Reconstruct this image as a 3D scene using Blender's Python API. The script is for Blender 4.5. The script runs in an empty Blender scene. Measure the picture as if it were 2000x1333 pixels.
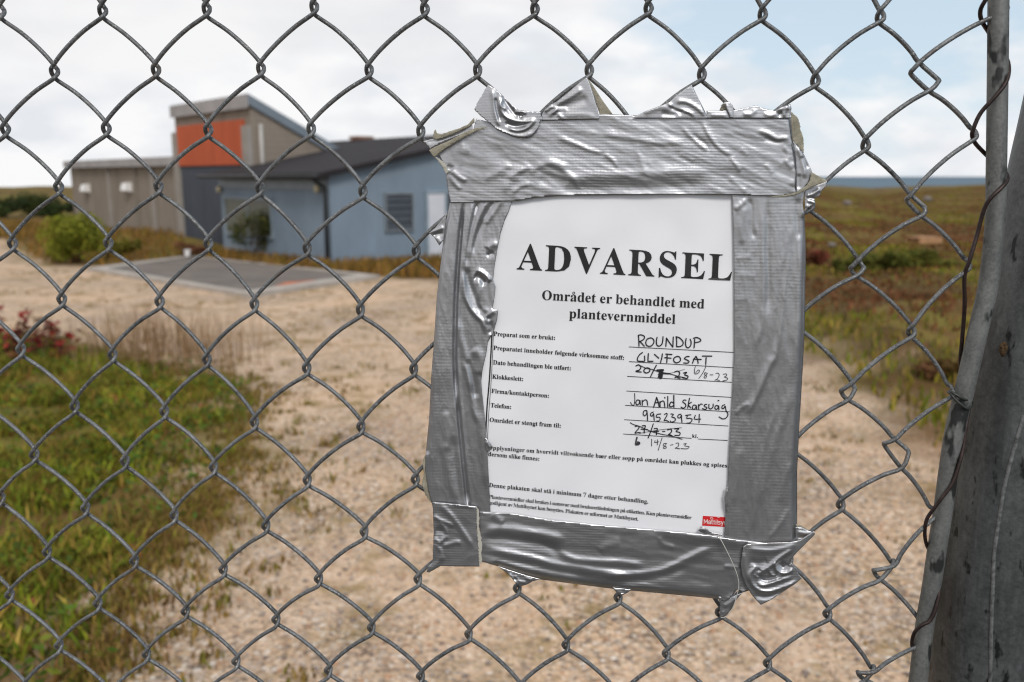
import bpy, math, random
import numpy as np
from mathutils.geometry import delaunay_2d_cdt
from mathutils import Vector

# ---------------------------------------------------------------- camera, sky, sun, exposure
scene = bpy.context.scene
C = scene.collection
W0, H0, FPX = 2000.0, 1333.0, 1700.0          # photograph size and focal length in its pixels
PITCH = math.atan(322.0 / FPX)
CAMZ = 1.6
cam_data = bpy.data.cameras.new('camera')
cam = bpy.data.objects.new('camera', cam_data)
C.objects.link(cam)
cam.location = (0, 0, CAMZ)
cam.rotation_euler = (math.pi / 2 - PITCH, 0, 0)
cam_data.sensor_width = 36.0
cam_data.lens = 36.0 * FPX / W0
cam_data.clip_start = 0.02
cam_data.clip_end = 60000
cam_data.dof.use_dof = True
cam_data.dof.focus_distance = 0.558
cam_data.dof.aperture_fstop = 9.2
scene.camera = cam

SUN_EL, SUN_AZ = math.radians(42), math.radians(166)     # azimuth clockwise from +Y: behind the camera, to the right
world = bpy.data.worlds.new('World')
scene.world = world
world.use_nodes = True
wn, wl = world.node_tree.nodes, world.node_tree.links
wn.clear()
w_out = wn.new('ShaderNodeOutputWorld')
w_bg = wn.new('ShaderNodeBackground')
sky = wn.new('ShaderNodeTexSky')
sky.sky_type = 'NISHITA'
sky.sun_disc = False
sky.sun_elevation = SUN_EL
sky.sun_rotation = SUN_AZ
sky.air_density = 1.0
sky.dust_density = 0.6
tc = wn.new('ShaderNodeTexCoord')
mp = wn.new('ShaderNodeMapping')
mp.inputs['Scale'].default_value = (1.0, 1.0, 2.6)
mp.inputs['Location'].default_value = (0.35, 0.1, 0.2)
cn = wn.new('ShaderNodeTexNoise')
cn.inputs['Scale'].default_value = 2.1
cn.inputs['Detail'].default_value = 9
cn.inputs['Roughness'].default_value = 0.56
cr = wn.new('ShaderNodeValToRGB')
cr.color_ramp.elements[0].position = 0.43
cr.color_ramp.elements[1].position = 0.58
sep = wn.new('ShaderNodeSeparateXYZ')
# more cloud to the left (-X) of the view, thinner to the right
mr = wn.new('ShaderNodeMapRange')
mr.inputs['From Min'].default_value = -0.45
mr.inputs['From Max'].default_value = 0.30
mr.inputs['To Min'].default_value = 0.24
mr.inputs['To Max'].default_value = -0.06
add1 = wn.new('ShaderNodeMath'); add1.operation = 'ADD'
cn2 = wn.new('ShaderNodeTexNoise')
cn2.inputs['Scale'].default_value = 3.1
cn2.inputs['Detail'].default_value = 6
cr2 = wn.new('ShaderNodeValToRGB')
SKY_MUL = 0.085
cr2.color_ramp.elements[0].position = 0.36
cr2.color_ramp.elements[0].color = (8.5, 8.65, 9.1, 1)
cr2.color_ramp.elements[1].position = 0.62
cr2.color_ramp.elements[1].color = (10.9, 10.9, 11.0, 1)
mix = wn.new('ShaderNodeMix'); mix.data_type = 'RGBA'
hz = wn.new('ShaderNodeMapRange')            # pale air low over the horizon
hz.inputs['From Min'].default_value = 0.0
hz.inputs['From Max'].default_value = 0.5
hz.inputs['To Min'].default_value = 0.80
hz.inputs['To Max'].default_value = 0.62
mix0 = wn.new('ShaderNodeMix'); mix0.data_type = 'RGBA'
mix0.inputs['B'].default_value = (8.2, 9.8, 11.2, 1)
L = wl.new
L(tc.outputs['Generated'], mp.inputs['Vector'])
L(mp.outputs['Vector'], cn.inputs['Vector'])
L(mp.outputs['Vector'], cn2.inputs['Vector'])
L(tc.outputs['Generated'], sep.inputs['Vector'])
L(sep.outputs['X'], mr.inputs['Value'])
L(cn.outputs['Fac'], add1.inputs[0])
L(mr.outputs['Result'], add1.inputs[1])
L(add1.outputs[0], cr.inputs['Fac'])
L(cn2.outputs['Fac'], cr2.inputs['Fac'])
L(sep.outputs['Z'], hz.inputs['Value'])
L(hz.outputs['Result'], mix0.inputs['Factor'])
L(sky.outputs['Color'], mix0.inputs['A'])
L(cr.outputs['Color'], mix.inputs['Factor'])
L(mix0.outputs['Result'], mix.inputs['A'])
L(cr2.outputs['Color'], mix.inputs['B'])
# a bank of white broken cloud low over the horizon
cn3 = wn.new('ShaderNodeTexNoise'); cn3.inputs['Scale'].default_value = 4.6; cn3.inputs['Detail'].default_value = 8; cn3.inputs['Roughness'].default_value = 0.55
mp3 = wn.new('ShaderNodeMapping'); mp3.inputs['Scale'].default_value = (1, 1, 2.4); mp3.inputs['Location'].default_value = (1.7, 0.4, 0.0)
L(tc.outputs['Generated'], mp3.inputs['Vector']); L(mp3.outputs['Vector'], cn3.inputs['Vector'])
lo3 = wn.new('ShaderNodeMapRange'); lo3.inputs['From Min'].default_value = 0.02; lo3.inputs['From Max'].default_value = 0.26
lo3.inputs['To Min'].default_value = 0.18; lo3.inputs['To Max'].default_value = -0.22; L(sep.outputs['Z'], lo3.inputs['Value'])
ad3 = wn.new('ShaderNodeMath'); ad3.operation = 'ADD'; L(cn3.outputs['Fac'], ad3.inputs[0]); L(lo3.outputs['Result'], ad3.inputs[1])
cr3 = wn.new('ShaderNodeValToRGB'); cr3.color_ramp.elements[0].position = 0.50; cr3.color_ramp.elements[1].position = 0.64; L(ad3.outputs[0], cr3.inputs['Fac'])
cn4 = wn.new('ShaderNodeTexNoise'); cn4.inputs['Scale'].default_value = 9.0; cn4.inputs['Detail'].default_value = 5; L(mp3.outputs['Vector'], cn4.inputs['Vector'])
cr4 = wn.new('ShaderNodeValToRGB'); cr4.color_ramp.elements[0].position = 0.38; cr4.color_ramp.elements[0].color = (9.3, 9.6, 10.1, 1)
cr4.color_ramp.elements[1].position = 0.58; cr4.color_ramp.elements[1].color = (11.3, 11.3, 11.4, 1); L(cn4.outputs['Fac'], cr4.inputs['Fac'])
mix3 = wn.new('ShaderNodeMix'); mix3.data_type = 'RGBA'
L(cr3.outputs['Color'], mix3.inputs['Factor']); L(mix.outputs['Result'], mix3.inputs['A']); L(cr4.outputs['Color'], mix3.inputs['B'])
L(mix3.outputs['Result'], w_bg.inputs['Color'])
w_bg.inputs['Strength'].default_value = SKY_MUL
L(w_bg.outputs['Background'], w_out.inputs['Surface'])

sun_data = bpy.data.lights.new('sun', 'SUN')
sun_data.energy = 1.9
sun_data.angle = math.radians(18)
sun_data.color = (1.0, 0.96, 0.90)
sun = bpy.data.objects.new('sun', sun_data)
C.objects.link(sun)
sun.rotation_euler = (math.pi / 2 - SUN_EL, 0, math.pi - SUN_AZ)
sun.location = (3, -6, 8)

vs = scene.view_settings
vs.view_transform = 'Standard'
vs.look = 'None'
vs.exposure = 0.0
vs.gamma = 1.0
scene.cycles.max_bounces = 6
scene.cycles.filter_width = 1.15
scene.cycles.use_denoising = True

# ---------------------------------------------------------------- pixels of the photograph <-> space
CP, SP = math.cos(PITCH), math.sin(PITCH)

def ray(px, py):
    u = (px - W0 / 2) / FPX
    v = (py - H0 / 2) / FPX
    return np.array([u, CP - v * SP, -SP - v * CP])

SLOPE = 0.0324
def on_ground(px, py, h=0.0):
    d = ray(px, py)
    t = (CAMZ - h) / (-d[2] - SLOPE * d[1])
    return np.array([d[0] * t, d[1] * t, CAMZ + d[2] * t])

PSI = math.radians(-5.1)
EX = np.array([math.cos(PSI), math.sin(PSI), 0.0])
LEAN = math.radians(2.4)                                 # the panel leans away at the top
NH = np.array([math.sin(PSI), -math.cos(PSI), 0.0])
NF = NH * math.cos(LEAN) + np.array([0, 0, math.sin(LEAN)])      # towards the camera
EZ3 = np.array([0, 0, math.cos(LEAN)]) - NH * math.sin(LEAN)
PO = np.array([0.0, 0.55, CAMZ])

def plane(px, py, h=0.0):
    """a point of the photograph on the fence plane, h metres in front of it: (x along, z up)"""
    d = ray(px, py)
    o = PO + NF * h - np.array([0, 0, CAMZ])
    t = (o @ NF) / (d @ NF)
    p = d * t - (PO - np.array([0, 0, CAMZ]))
    return float(p @ EX), float(p @ EZ3)

def plane_arr(xy, h):
    xy = np.asarray(xy, float)
    h = np.broadcast_to(np.asarray(h, float), (len(xy),))
    u = (xy[:, 0] - W0 / 2) / FPX
    v = (xy[:, 1] - H0 / 2) / FPX
    D = np.stack([u, CP - v * SP, -SP - v * CP], 1)
    o = PO - np.array([0, 0, CAMZ])
    t = ((o @ NF) + h) / (D @ NF)
    P = D * t[:, None] - o
    return np.stack([P @ EX, -h, P @ EZ3], 1)            # local coordinates of the fence frame

# ---------------------------------------------------------------- helpers
def mesh_obj(name, verts, faces, mat=None, parent=None, smooth=False):
    me = bpy.data.meshes.new(name)
    me.from_pydata([tuple(map(float, v)) for v in verts], [], [tuple(int(i) for i in f) for f in faces])
    me.update()
    if smooth:
        me.polygons.foreach_set('use_smooth', [True] * len(me.polygons))
    if mat:
        for m in (mat if isinstance(mat, (list, tuple)) else [mat]):
            me.materials.append(m)
    o = bpy.data.objects.new(name, me)
    C.objects.link(o)
    if parent:
        o.parent = parent
    return o

def fast_mesh(name, V, F, mat, parent=None, smooth=False, col=None):
    """V n x 3, F m x k (k = 3 or 4)"""
    V = np.asarray(V, np.float32); F = np.asarray(F, np.int32)
    me = bpy.data.meshes.new(name)
    me.vertices.add(len(V)); me.vertices.foreach_set('co', V.ravel())
    k = F.shape[1]
    me.loops.add(F.size); me.loops.foreach_set('vertex_index', F.ravel())
    me.polygons.add(len(F))
    me.polygons.foreach_set('loop_start', np.arange(len(F), dtype=np.int32) * k)
    me.polygons.foreach_set('loop_total', np.full(len(F), k, np.int32))
    me.update(calc_edges=True)
    if smooth:
        me.polygons.foreach_set('use_smooth', np.ones(len(F), bool))
    if col is not None:
        a = me.color_attributes.new('Col', 'FLOAT_COLOR', 'POINT')
        c4 = np.ones((len(V), 4), np.float32); c4[:, :3] = col
        a.data.foreach_set('color', c4.ravel())
    me.materials.append(mat)
    o = bpy.data.objects.new(name, me)
    C.objects.link(o)
    if parent:
        o.parent = parent
    return o

def tag(o, label=None, cat=None, group=None, kind=None):
    if label: o['label'] = label
    if cat: o['category'] = cat
    if group: o['group'] = group
    if kind: o['kind'] = kind
    return o

def empty(name, loc=(0, 0, 0), rz=0.0, rx=0.0):
    o = bpy.data.objects.new(name, None)
    C.objects.link(o)
    o.location = loc; o.rotation_euler = (rx, 0, rz)
    o.empty_display_size = 0.1
    return o

class MB:
    """collects boxes, prisms and tubes into one mesh"""
    def __init__(s): s.v = []; s.f = []
    def add(s, V, F):
        b = len(s.v); s.v += [tuple(map(float, p)) for p in V]; s.f += [tuple(i + b for i in f) for f in F]; return s
    def box(s, x0, x1, y0, y1, z0, z1):
        V = [(x, y, z) for x in (x0, x1) for y in (y0, y1) for z in (z0, z1)]
        return s.add(V, [(0, 1, 3, 2), (4, 6, 7, 5), (0, 4, 5, 1), (2, 3, 7, 6), (0, 2, 6, 4), (1, 5, 7, 3)])
    def prism(s, poly, axis, a0, a1):
        """poly of 2-D points extruded along axis (0 x: poly = y,z; 1 y: poly = x,z; 2 z: poly = x,y)"""
        n = len(poly)
        def P(p, a):
            return (a, p[0], p[1]) if axis == 0 else (p[0], a, p[1]) if axis == 1 else (p[0], p[1], a)
        V = [P(p, a0) for p in poly] + [P(p, a1) for p in poly]
        F = [tuple(range(n))[::-1], tuple(range(n, 2 * n))] + [(i, (i + 1) % n, n + (i + 1) % n, n + i) for i in range(n)]
        return s.add(V, F)
    def tube(s, pts, r, n=8):
        V, F = tube_arrays(np.asarray(pts, float), r, n, caps=True)
        return s.add(V, F)
    def build(s, name, mat, parent=None, smooth=False, bevel=0.0):
        o = mesh_obj(name, s.v, s.f, mat, parent, smooth)
        import bmesh
        bm = bmesh.new(); bm.from_mesh(o.data)
        bmesh.ops.recalc_face_normals(bm, faces=bm.faces); bm.to_mesh(o.data); bm.free()
        if bevel:
            m = o.modifiers.new('bevel', 'BEVEL'); m.width = bevel; m.segments = 2; m.limit_method = 'ANGLE'
        return o

def tube_arrays(P, r, n=8, caps=False):
    P = np.asarray(P, float); m = len(P)
    T = np.gradient(P, axis=0); T /= np.linalg.norm(T, axis=1)[:, None] + 1e-12
    r = np.broadcast_to(np.asarray(r, float), (m,))
    ref = np.array([0.0, 1.0, 0.0])
    if abs(T[0] @ ref) > 0.9: ref = np.array([1.0, 0, 0])
    N = np.zeros_like(P)
    nn = ref - (ref @ T[0]) * T[0]; nn /= np.linalg.norm(nn)
    for i in range(m):
        nn = nn - (nn @ T[i]) * T[i]; nn /= np.linalg.norm(nn) + 1e-12
        N[i] = nn
    B = np.cross(T, N)
    a = np.arange(n) * 2 * math.pi / n
    V = P[:, None, :] + r[:, None, None] * (np.cos(a)[None, :, None] * N[:, None, :] + np.sin(a)[None, :, None] * B[:, None, :])
    V = V.reshape(-1, 3)
    F = []
    for i in range(m - 1):
        for k in range(n):
            k2 = (k + 1) % n
            F.append((i * n + k, (i + 1) * n + k, (i + 1) * n + k2, i * n + k2))
    if caps:
        F.append(tuple(range(n))); F.append(tuple((m - 1) * n + k for k in range(n))[::-1])
    return V, F

def spline(pts, sub=6):
    """Catmull-Rom through the points"""
    P = np.asarray(pts, float)
    if len(P) < 3:
        t = np.linspace(0, 1, sub + 1)[:, None]
        return P[0] * (1 - t) + P[-1] * t
    Q = np.vstack([2 * P[0] - P[1], P, 2 * P[-1] - P[-2]])
    out = []
    for i in range(1, len(Q) - 2):
        p0, p1, p2, p3 = Q[i - 1], Q[i], Q[i + 1], Q[i + 2]
        for t in np.linspace(0, 1, sub, endpoint=False):
            out.append(0.5 * (2 * p1 + (p2 - p0) * t + (2 * p0 - 5 * p1 + 4 * p2 - p3) * t * t + (3 * p1 - p0 - 3 * p2 + p3) * t ** 3))
    out.append(P[-1])
    return np.array(out)

_rng = np.random.RandomState(7)
_PERM = np.concatenate([_rng.permutation(256)] * 2)
_GR = _rng.randn(256, 2); _GR /= np.linalg.norm(_GR, axis=1)[:, None]
def perlin(x, y):
    x = np.asarray(x, float); y = np.asarray(y, float)
    xi = np.floor(x).astype(int); yi = np.floor(y).astype(int)
    xf, yf = x - xi, y - yi
    xi &= 255; yi &= 255
    u = xf ** 3 * (xf * (xf * 6 - 15) + 10); v = yf ** 3 * (yf * (yf * 6 - 15) + 10)
    def g(ix, iy, dx, dy):
        G = _GR[_PERM[_PERM[ix & 255] + (iy & 255)]]
        return G[..., 0] * dx + G[..., 1] * dy
    a = g(xi, yi, xf, yf); b = g(xi + 1, yi, xf - 1, yf); c = g(xi, yi + 1, xf, yf - 1); d = g(xi + 1, yi + 1, xf - 1, yf - 1)
    return (a * (1 - u) + b * u) * (1 - v) + (c * (1 - u) + d * u) * v
def fbm(x, y, o=4):
    s = 0; a = 1
    for i in range(o):
        s = s + a * perlin(x * 2 ** i + 17.3 * i, y * 2 ** i - 9.1 * i); a *= 0.5
    return s

def in_poly(P, poly):
    x, y = P[:, 0], P[:, 1]; poly = np.asarray(poly, float); n = len(poly)
    ins = np.zeros(len(P), bool)
    for i in range(n):
        x1, y1 = poly[i]; x2, y2 = poly[(i + 1) % n]
        c = ((y1 > y) != (y2 > y)) & (x < (x2 - x1) * (y - y1) / (y2 - y1 + 1e-12) + x1)
        ins ^= c
    return ins

def seg_dist(P, A, B):
    """distance of points to the segment and the parameter along it"""
    AB = B - A; t = np.clip(((P - A) @ AB) / (AB @ AB + 1e-12), 0, 1)
    Q = A + t[:, None] * AB
    return np.linalg.norm(P - Q, axis=1), t

# ---------------------------------------------------------------- materials
def nodes_of(name):
    m = bpy.data.materials.new(name); m.use_nodes = True
    nt = m.node_tree
    return m, nt.nodes, nt.links, nt.nodes['Principled BSDF']

def texco(n, l, out='Object', scale=(1, 1, 1), rot=(0, 0, 0)):
    t = n.new('ShaderNodeTexCoord'); m = n.new('ShaderNodeMapping')
    m.inputs['Scale'].default_value = scale; m.inputs['Rotation'].default_value = rot
    l.new(t.outputs[out], m.inputs['Vector'])
    return m.outputs['Vector']

def noise(n, l, vec, scale, detail=4, rough=0.5):
    t = n.new('ShaderNodeTexNoise'); t.inputs['Scale'].default_value = scale
    t.inputs['Detail'].default_value = detail; t.inputs['Roughness'].default_value = rough
    l.new(vec, t.inputs['Vector']); return t.outputs['Fac']

def ramp(n, l, fac, stops):
    r = n.new('ShaderNodeValToRGB'); e = r.color_ramp.elements
    while len(e) < len(stops): e.new(0.5)
    for i, (p, c) in enumerate(stops):
        e[i].position = p; e[i].color = (c[0], c[1], c[2], 1) if len(c) == 3 else c
    l.new(fac, r.inputs['Fac']); return r.outputs['Color']

def bump(n, l, height, strength, dist, prev=None):
    b = n.new('ShaderNodeBump'); b.inputs['Strength'].default_value = strength; b.inputs['Distance'].default_value = dist
    l.new(height, b.inputs['Height'])
    if prev is not None: l.new(prev, b.inputs['Normal'])
    return b.outputs['Normal']

def mixc(n, l, fac, a, b, mode='MIX'):
    m = n.new('ShaderNodeMix'); m.data_type = 'RGBA'; m.blend_type = mode
    for k, v in (('Factor', fac), ('A', a), ('B', b)):
        if isinstance(v, (int, float)): m.inputs[k].default_value = v
        elif isinstance(v, tuple): m.inputs[k].default_value = (*v, 1)
        else: l.new(v, m.inputs[k])
    return m.outputs['Result']

def simple(name, col, rough=0.7, metal=0.0, var=0.15, scale=3.0, bmp=0.0, coords='Object'):
    m, n, l, p = nodes_of(name)
    v = texco(n, l, coords)
    f = noise(n, l, v, scale, 6, 0.6)
    lo = tuple(c * (1 - var) for c in col); hi = tuple(min(1, c * (1 + var)) for c in col)
    l.new(ramp(n, l, f, [(0.3, lo), (0.7, hi)]), p.inputs['Base Color'])
    p.inputs['Roughness'].default_value = rough; p.inputs['Metallic'].default_value = metal
    if rough > 0.7: p.inputs['Specular IOR Level'].default_value = 0.15
    if bmp:
        l.new(bump(n, l, noise(n, l, v, scale * 8, 5, 0.6), bmp, 0.01), p.inputs['Normal'])
    return m

def galvanised(name, lo, hi, rough=0.55, metal=0.35, scale=400.0, spots=None, streak=None):
    m, n, l, p = nodes_of(name)
    v = texco(n, l)
    f = noise(n, l, v, scale, 6, 0.7)
    g = noise(n, l, v, scale * 0.12, 4, 0.6)
    c = ramp(n, l, f, [(0.33, lo), (0.52, tuple((a + b) / 2 for a, b in zip(lo, hi))), (0.72, hi)])
    c = mixc(n, l, 0.45, c, ramp(n, l, g, [(0.3, lo), (0.7, hi)]))
    if spots:
        s = noise(n, l, texco(n, l, scale=(1, 1, 0.45)), spots, 3, 0.55)
        k = ramp(n, l, s, [(0.60, (0, 0, 0)), (0.66, (1, 1, 1))])
        c = mixc(n, l, k, c, tuple(x * 0.28 for x in lo))
        s2 = noise(n, l, texco(n, l, scale=(1, 1, 0.35)), spots * 0.33, 5, 0.65)
        k2 = ramp(n, l, s2, [(0.54, (0, 0, 0)), (0.68, (0.6, 0.6, 0.6))])
        c = mixc(n, l, k2, c, tuple(x * 0.45 for x in lo))
        s3 = noise(n, l, texco(n, l, scale=(1, 1, 0.12)), spots * 0.8, 5, 0.6)
        k3 = ramp(n, l, s3, [(0.60, (0, 0, 0)), (0.72, (0.5, 0.5, 0.5))])
        c = mixc(n, l, k3, c, tuple(min(1, x * 1.35) for x in hi))
    if scale == 380.0:                       # pale zinc flecks and a little brown on the wire
        s = noise(n, l, v, 1100.0, 3, 0.6)
        c = mixc(n, l, ramp(n, l, s, [(0.58, (0, 0, 0)), (0.66, (0.7, 0.7, 0.7))]), c, (0.46, 0.46, 0.455))
        s = noise(n, l, v, 55.0, 5, 0.65)
        c = mixc(n, l, ramp(n, l, s, [(0.58, (0, 0, 0)), (0.72, (0.55, 0.55, 0.55))]), c, (0.12, 0.085, 0.055))
    if streak:
        s = noise(n, l, texco(n, l, scale=(1, 1, 0.08)), streak, 4, 0.6)
        k = ramp(n, l, s, [(0.45, (0, 0, 0)), (0.7, (0.55, 0.55, 0.55))])
        c = mixc(n, l, k, c, tuple(x * 0.5 for x in lo))
    l.new(c, p.inputs['Base Color'])
    p.inputs['Metallic'].default_value = metal; p.inputs['Roughness'].default_value = rough
    l.new(bump(n, l, f, 0.35, 0.0006), p.inputs['Normal'])
    return m

M = {}
M['wire'] = galvanised('galvanised_wire', (0.022, 0.023, 0.025), (0.235, 0.24, 0.245), 0.5, 0.35, 380.0)
M['bar'] = galvanised('galvanised_bar', (0.075, 0.079, 0.077), (0.23, 0.235, 0.225), 0.55, 0.35, 500.0, spots=75.0)
M['post'] = galvanised('galvanised_post', (0.040, 0.043, 0.044), (0.150, 0.157, 0.160), 0.45, 0.4, 300.0, spots=105.0, streak=70.0)
M['post2'] = None
M['tie'] = simple('rusty_tie_wire', (0.035, 0.022, 0.02), 0.5, 0.5, 0.5, 300.0)
M['tie_grey'] = simple('grey_tie_wire', (0.05, 0.055, 0.05), 0.5, 0.5, 0.4, 300.0)
M['rust'] = simple('rust', (0.10, 0.065, 0.035), 0.8, 0.2, 0.5, 500.0, 0.5)

def tape_material(name, axis, base=(0.455, 0.455, 0.472), metal=0.92, rough=0.37):
    """silver cloth tape: plastic film over a woven scrim (threads along and across)"""
    m, n, l, p = nodes_of(name)
    v = texco(n, l)
    sepx = n.new('ShaderNodeSeparateXYZ'); l.new(v, sepx.inputs[0])
    nz = noise(n, l, v, 22.0, 4)
    def thread(out, pitch, w):
        mu = n.new('ShaderNodeMath'); mu.operation = 'MULTIPLY_ADD'
        mu.inputs[1].default_value = 2 * math.pi / pitch
        l.new(sepx.outputs[out], mu.inputs[0])
        wob = n.new('ShaderNodeMath'); wob.operation = 'MULTIPLY'; wob.inputs[1].default_value = 9.0
        l.new(nz, wob.inputs[0]); l.new(wob.outputs[0], mu.inputs[2])
        si = n.new('ShaderNodeMath'); si.operation = 'SINE'; l.new(mu.outputs[0], si.inputs[0])
        sc = n.new('ShaderNodeMath'); sc.operation = 'MULTIPLY'; sc.inputs[1].default_value = w
        l.new(si.outputs[0], sc.inputs[0]); return sc.outputs[0]
    a = thread('X', 0.00085 if axis == 'h' else 0.0017, 0.35 if axis == 'h' else 0.5)
    b = thread('Z', 0.0017 if axis == 'h' else 0.0021, 0.8 if axis == 'h' else 0.42)
    s = n.new('ShaderNodeMath'); s.operation = 'ADD'; l.new(a, s.inputs[0]); l.new(b, s.inputs[1])
    amt = noise(n, l, v, 28.0, 3)
    am = n.new('ShaderNodeMapRange'); am.inputs['From Min'].default_value = 0.35; am.inputs['From Max'].default_value = 0.65
    am.inputs['To Min'].default_value = 0.05; am.inputs['To Max'].default_value = 1.0
    l.new(amt, am.inputs['Value'])
    sm = n.new('ShaderNodeMath'); sm.operation = 'MULTIPLY'; l.new(s.outputs[0], sm.inputs[0]); l.new(am.outputs[0], sm.inputs[1])
    nb = bump(n, l, sm.outputs[0], 0.26, 0.00010)
    cr_ = bump(n, l, noise(n, l, texco(n, l, scale=(1, 1, 1)), 150.0, 5, 0.6), 0.16, 0.0010, nb)
    l.new(cr_, p.inputs['Normal'])
    f = noise(n, l, v, 35.0, 5, 0.6)
    l.new(ramp(n, l, f, [(0.3, tuple(c * 0.88 for c in base)), (0.7, tuple(c * 1.1 for c in base))]), p.inputs['Base Color'])
    p.inputs['Metallic'].default_value = metal
    p.inputs['Roughness'].default_value = rough
    return m
M['tape_h'] = tape_material('silver_tape_across', 'h')
M['tape_v'] = tape_material('silver_tape_upright', 'v')
M['adhesive'] = simple('tape_adhesive_side', (0.33, 0.305, 0.235), 0.75, 0.0, 0.3, 250.0, 0.4)
M['fringe'] = simple('torn_tape_threads', (0.42, 0.40, 0.35), 0.8)

m_, n_, l_, p_ = nodes_of('laminated_paper')
v_ = texco(n_, l_)
l_.new(ramp(n_, l_, noise(n_, l_, v_, 14.0, 4), [(0.3, (0.775, 0.775, 0.805)), (0.7, (0.83, 0.83, 0.86))]), p_.inputs['Base Color'])
p_.inputs['Roughness'].default_value = 0.45
p_.inputs['Coat Weight'].default_value = 0.7
p_.inputs['Coat Roughness'].default_value = 0.12
wr = noise(n_, l_, texco(n_, l_, scale=(1, 1, 0.6)), 42.0, 4, 0.55)
l_.new(bump(n_, l_, wr, 0.5, 0.0010), p_.inputs['Coat Normal'])
M['paper'] = m_
M['ink'] = simple('black_print', (0.012, 0.012, 0.013), 0.35)
M['ink_grey'] = simple('grey_print', (0.04, 0.04, 0.042), 0.4)
M['pen'] = simple('marker_ink', (0.010, 0.008, 0.012), 0.4)
M['pen_thin'] = simple('pen_ink', (0.05, 0.05, 0.06), 0.4)
M['red'] = simple('red_print', (0.62, 0.015, 0.02), 0.4)
M['white'] = simple('white_print', (0.8, 0.72, 0.70), 0.5)
M['thread'] = simple('pale_thread', (0.5, 0.48, 0.44), 0.8)

import bmesh

# ---------------------------------------------------------------- ground
UHEAD = math.atan2(.66, .75)                 # heading of the houses
UV = np.array([math.cos(UHEAD), math.sin(UHEAD)]); VV = np.array([-UV[1], UV[0]])

def terrain(x, y):
    x = np.asarray(x, float); y = np.asarray(y, float)
    r = np.hypot(x, y)
    base = -SLOPE * np.clip(y, -8, 30) - 0.010 * np.clip(y - 30, 0, 60)
    moor = np.clip((x - 2.5 - 0.05 * y) / 8, 0, 1) * np.clip((y - 9) / 15, 0, 1)
    base = base + 0.42 * np.exp(-(((x - 6.0) / 1.9) ** 2 + ((y - 10.5) / 2.6) ** 2)) + 0.35 * np.exp(-(((x - 10.5) / 3.5) ** 2 + ((y - 17) / 3.0) ** 2))
    z = base + moor * (0.30 * fbm(x / 9.0, y / 9.0, 4) + 0.1 + np.clip((y - 20) / 15, 0, 1) * 0.75 * fbm(x / 15.0 + 5, y / 17.0, 3))
    far = np.clip((y - 55) / 120, 0, 1); far = far * far * (3 - 2 * far)
    hill = -0.9 + 2.0 * fbm(x / 70.0 + 4.2, y / 90.0, 4) + 0.9 * fbm(x / 22.0, y / 26.0 + 7, 3)
    ur = x / (np.abs(y) + 1)
    zt = CAMZ - (np.interp(ur, [-.6, .0, .335, .347, .376, .406, .435, .47, .53, .8], [366, 366, 366, 367, 372.5, 378, 372, 366, 361, 358]) - 345) / 1700 * 165
    lift = 0 * np.clip((x / (np.abs(y) + 1) - 0.39) / 0.2, 0, 1) * 1.3 + np.clip((0.385 - x / (np.abs(y) + 1)) / 0.06, 0, 1) * np.clip(x / (np.abs(y) + 1) / 0.3, 0, 1) * 1.6 + np.clip((x / (np.abs(y) + 1) - 0.46) / 0.1, 0, 1) * 1.0
    z = z * (1 - far) + far * (hill - 1.0 + lift)
    e = np.exp(-((y - 165) / 42) ** 2) * (y > 0)
    z = z * (1 - e) + e * (zt + 0.22 * fbm(x / 9.0, y / 20.0, 3))
    z = np.where((y > 165), np.minimum(z, zt - 0.006 * (y - 165)), z)
    drop = np.clip((r - 330) / 120, 0, 1)
    left = np.clip((-x / (np.abs(y) + 1) - 0.2) / 0.1, 0, 1)
    z = z * (1 - drop * drop) + drop * drop * (-32.0)
    bank = np.exp(-(((x + 15) / 8) ** 2 + ((y - 34) / 6) ** 2))
    z = z + 0.42 * bank
    fl = np.exp(-((np.hypot(x, y)) / 3.0) ** 2)
    return z

G2 = lambda *pts: [tuple(on_ground(px, py)[:2]) for px, py in pts]
gravel_poly = G2((-900, 485), (0, 486), (90, 520), (185, 522), (330, 512), (420, 508), (560, 530), (738, 542), (850, 548), (1000, 556), (1200, 590), (1400, 630), (1570, 690), (1660, 725), (1760, 815), (1830, 880), (2000, 1010)) + [(2.2, 0.75), (-6, 0.65)] + G2((-3000, 800))
weed_poly = G2((-900, 640), (-300, 640), (60, 655), (200, 690), (330, 722), (450, 742), (500, 790), (470, 880), (430, 950), (370, 1010), (290, 1090), (230, 1180), (190, 1290), (120, 1400), (-200, 1500), (-1200, 1500))

def poly_soft(x, y, poly, soft=0.4):
    """1 inside, 0 outside, with an edge broken up by noise"""
    P = np.stack([x, y], 1)
    ins = in_poly(P, poly)
    d = np.full(len(P), 1e9); pa = np.asarray(poly)
    for i in range(len(pa)):
        dd, _ = seg_dist(P, pa[i], pa[(i + 1) % len(pa)]); d = np.minimum(d, dd)
    s = np.where(ins, d, -d) + soft * 1.6 * fbm(x * 1.1, y * 1.1, 4)
    return np.clip(s / soft * 0.5 + 0.5, 0, 1)

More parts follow.
